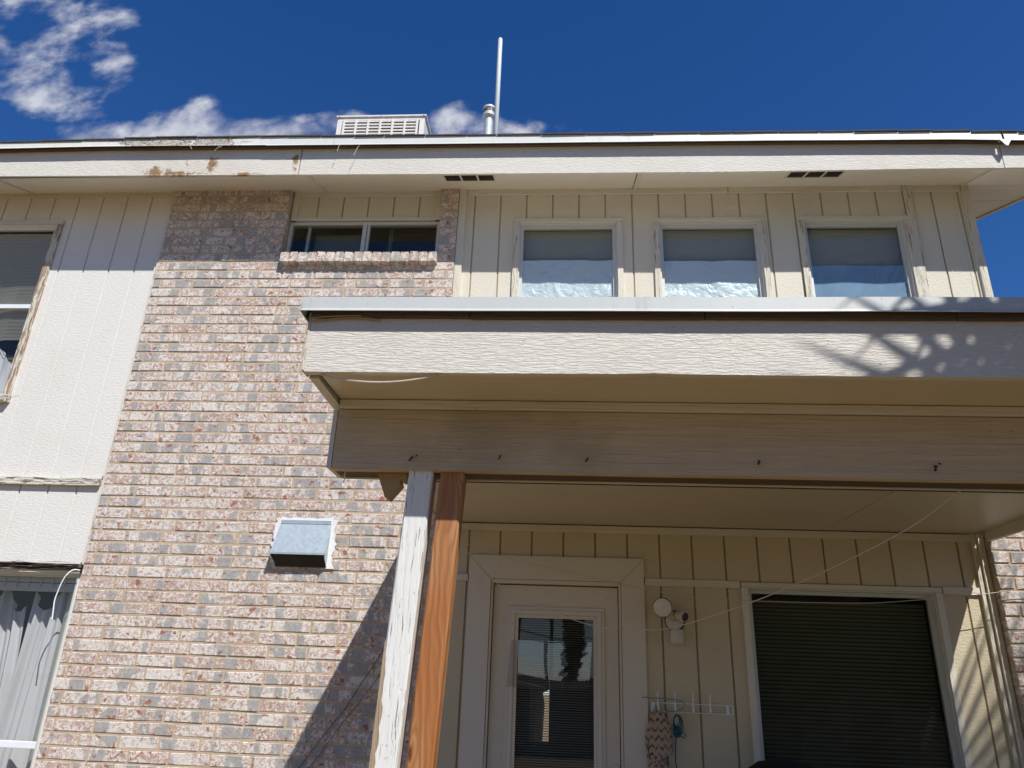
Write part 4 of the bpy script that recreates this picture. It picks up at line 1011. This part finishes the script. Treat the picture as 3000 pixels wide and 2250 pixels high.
# ------------------------------------------------------------------ palm whose shade falls on the porch, and the yard behind the viewer
def palm(x, y, ztop, seed, lab, trunk_r=.17, n=46, fr=1.0):
    t = thing('palm_tree', lab, 'palm tree', (x, y, -1.6), 'fan palms around the yard')
    rnd = random.Random(seed)
    pts = []; rs = []
    for i in range(15):
        f = i/14; pts.append((x+.12*math.sin(f*2)-.12*math.sin(2), y, -1.6+(ztop+1.6)*f)); rs.append(trunk_r*(1.25-.35*f)+(.02 if i % 2 else 0))
    MB().tube(pts, rs, 12).build('trunk', 'bark', t)
    base = Vector((x, y, ztop))
    meshes = []
    for v in range(4):
        mb = MB(); L = (.75+.08*v)*fr; Rf = (.85+.05*v)*fr; ns = 26
        # petiole along +x then a pleated fan
        mb.tube([(0,0,0), (L*.5,0,.03), (L,0,0)], [.022, .015, .010], 5)
        for k in range(ns):
            a = -1.9+3.8*(k+.5)/ns; ww = 3.8/ns*.42
            l = Rf*(.78+.22*math.cos(a*.7))*rnd.uniform(.93, 1.03); dr = -.10*l*rnd.uniform(.6, 2.2)
            def P(rr, aa, h): return (L+rr*math.cos(aa), rr*math.sin(aa), h)
            mid = l*.42
            mb.poly([P(0,a,0), P(mid, a-ww*.98, -.02), P(mid, a, .015), P(l, a, dr), P(mid, a+ww*.98, -.02)], [(0,1,2), (0,2,4), (1,3,2), (2,3,4)])
        for q in mb.bm.verts: q.co.z -= H
        o = mb.build('frond', 'leaf', None); me = o.data
        for q in me.vertices: q.co.z += 0
        bpy.data.objects.remove(o); meshes.append(me)
    for k in range(n):
        o = bpy.data.objects.new('frond', meshes[k % 4]); C.objects.link(o); o.parent = t
        az = k*2.399+rnd.uniform(-.2,.2); el = R(78)-R(150)*(k/n)**.9+rnd.uniform(-.08,.08)
        o.location = base+Vector((0,0,H+.25-.5*k/n))-ORG[t]
        o.rotation_euler = (rnd.uniform(-.3,.3), -el, az)
    return t
palm(3.2914, .9860, 2.8970, 69, 'fan palm standing right of the porch, shading its corner', n=32, fr=1.1)
palm(8.1989, -2.9, 9.6196, 63, 'taller fan palm further from the porch on the right', n=44, fr=.95)
palm(-4.3, -13.5, 5.4, 5, 'tall fan palm standing beyond the yard wall', fr=1.15)
def yard():
    t = thing('block_wall', 'grey block wall along the back of the yard', 'wall', (0, -9, -1.6))
    mb = MB()
    for r in range(8):
        for k in range(-22, 22):
            x = k*.41+(.2 if r % 2 else 0); mb.box(x+.004, x+.402, -9.2, -9.0, -1.6+r*.205, -1.6+r*.205+.197, 0)
    mb.build('block', 'block', t, kind='stuff')
    p = thing('utility_pole', 'bare wooden utility pole beyond the yard wall', 'utility pole', (-.56, -30, -1.6))
    MB().lathe((-.56, -30, -1.6), (0,0,1), [(0,.11),(10,.075)], 12).build('pole', 'bark', p)
    MB().box(-1.6, .5, -30.06, -29.94, 7.4, 7.52).build('crossarm', 'bark', p)
    f = MB().tube([(-14,-30,4.6), (-6,-30,3.0), (-.56,-30.1,1.9), (4,-30,1.2), (14,-30,.4)], .03, 6).build('power_line', 'plastic_dark', None); f['label'] = 'dark power line strung past the utility pole'; f['category'] = 'power line'
    rnd = random.Random(21)
    for (x, y, h, lab) in ((-5.6,-16.5,2.4,'round green tree far beyond the yard wall, left of the pole'), (.28,-10.2,6.5,'tall narrow dark cypress beyond the yard wall, mirrored in the door glass'), (4.2,-14,4.2,'broad green tree beyond the yard wall, right of the pole'), (-.5,13.0,1.0,'low leafy tree behind the house, glimpsed through the door blind'), (4.4,-6.2,4.6,'dense dark tree in the yard behind the viewer, mirrored in the large window'), (7.6,-6.6,4.4,'dense dark tree at the right side of the yard behind the viewer')):
        t = thing('tree', lab, 'tree', (x, y, -1.6), 'leafy trees around the yard')
        MB().tube([(x,y,-1.6),(x+.1,y,-.4),(x,y,h*.4)], [.16,.12,.07], 8).build('trunk', 'bark', t)
        mb = MB()
        for k in range(1800 if y < -8 else 6500):
            d = Vector((rnd.gauss(0,1), rnd.gauss(0,1), rnd.gauss(0,1))).normalized()*rnd.uniform(.3,1)**.5
            c_ = Vector((x,y,h*.45))+Vector((d.x*(1.9 if h != 6.5 else .30), d.y*(1.5 if h != 6.5 else .3), d.z*h*.56)); a = Vector((rnd.uniform(-1,1), rnd.uniform(-1,1), rnd.uniform(-1,1))).normalized()*(.11 if y < -8 else .20); b = a.orthogonal().normalized()*(.07 if y < -8 else .14)
            mb.poly([c_-a, c_+b, c_+a, c_-b], [(0,1,2,3)])
        mb.build('crown', 'leaf2', t)
yard()
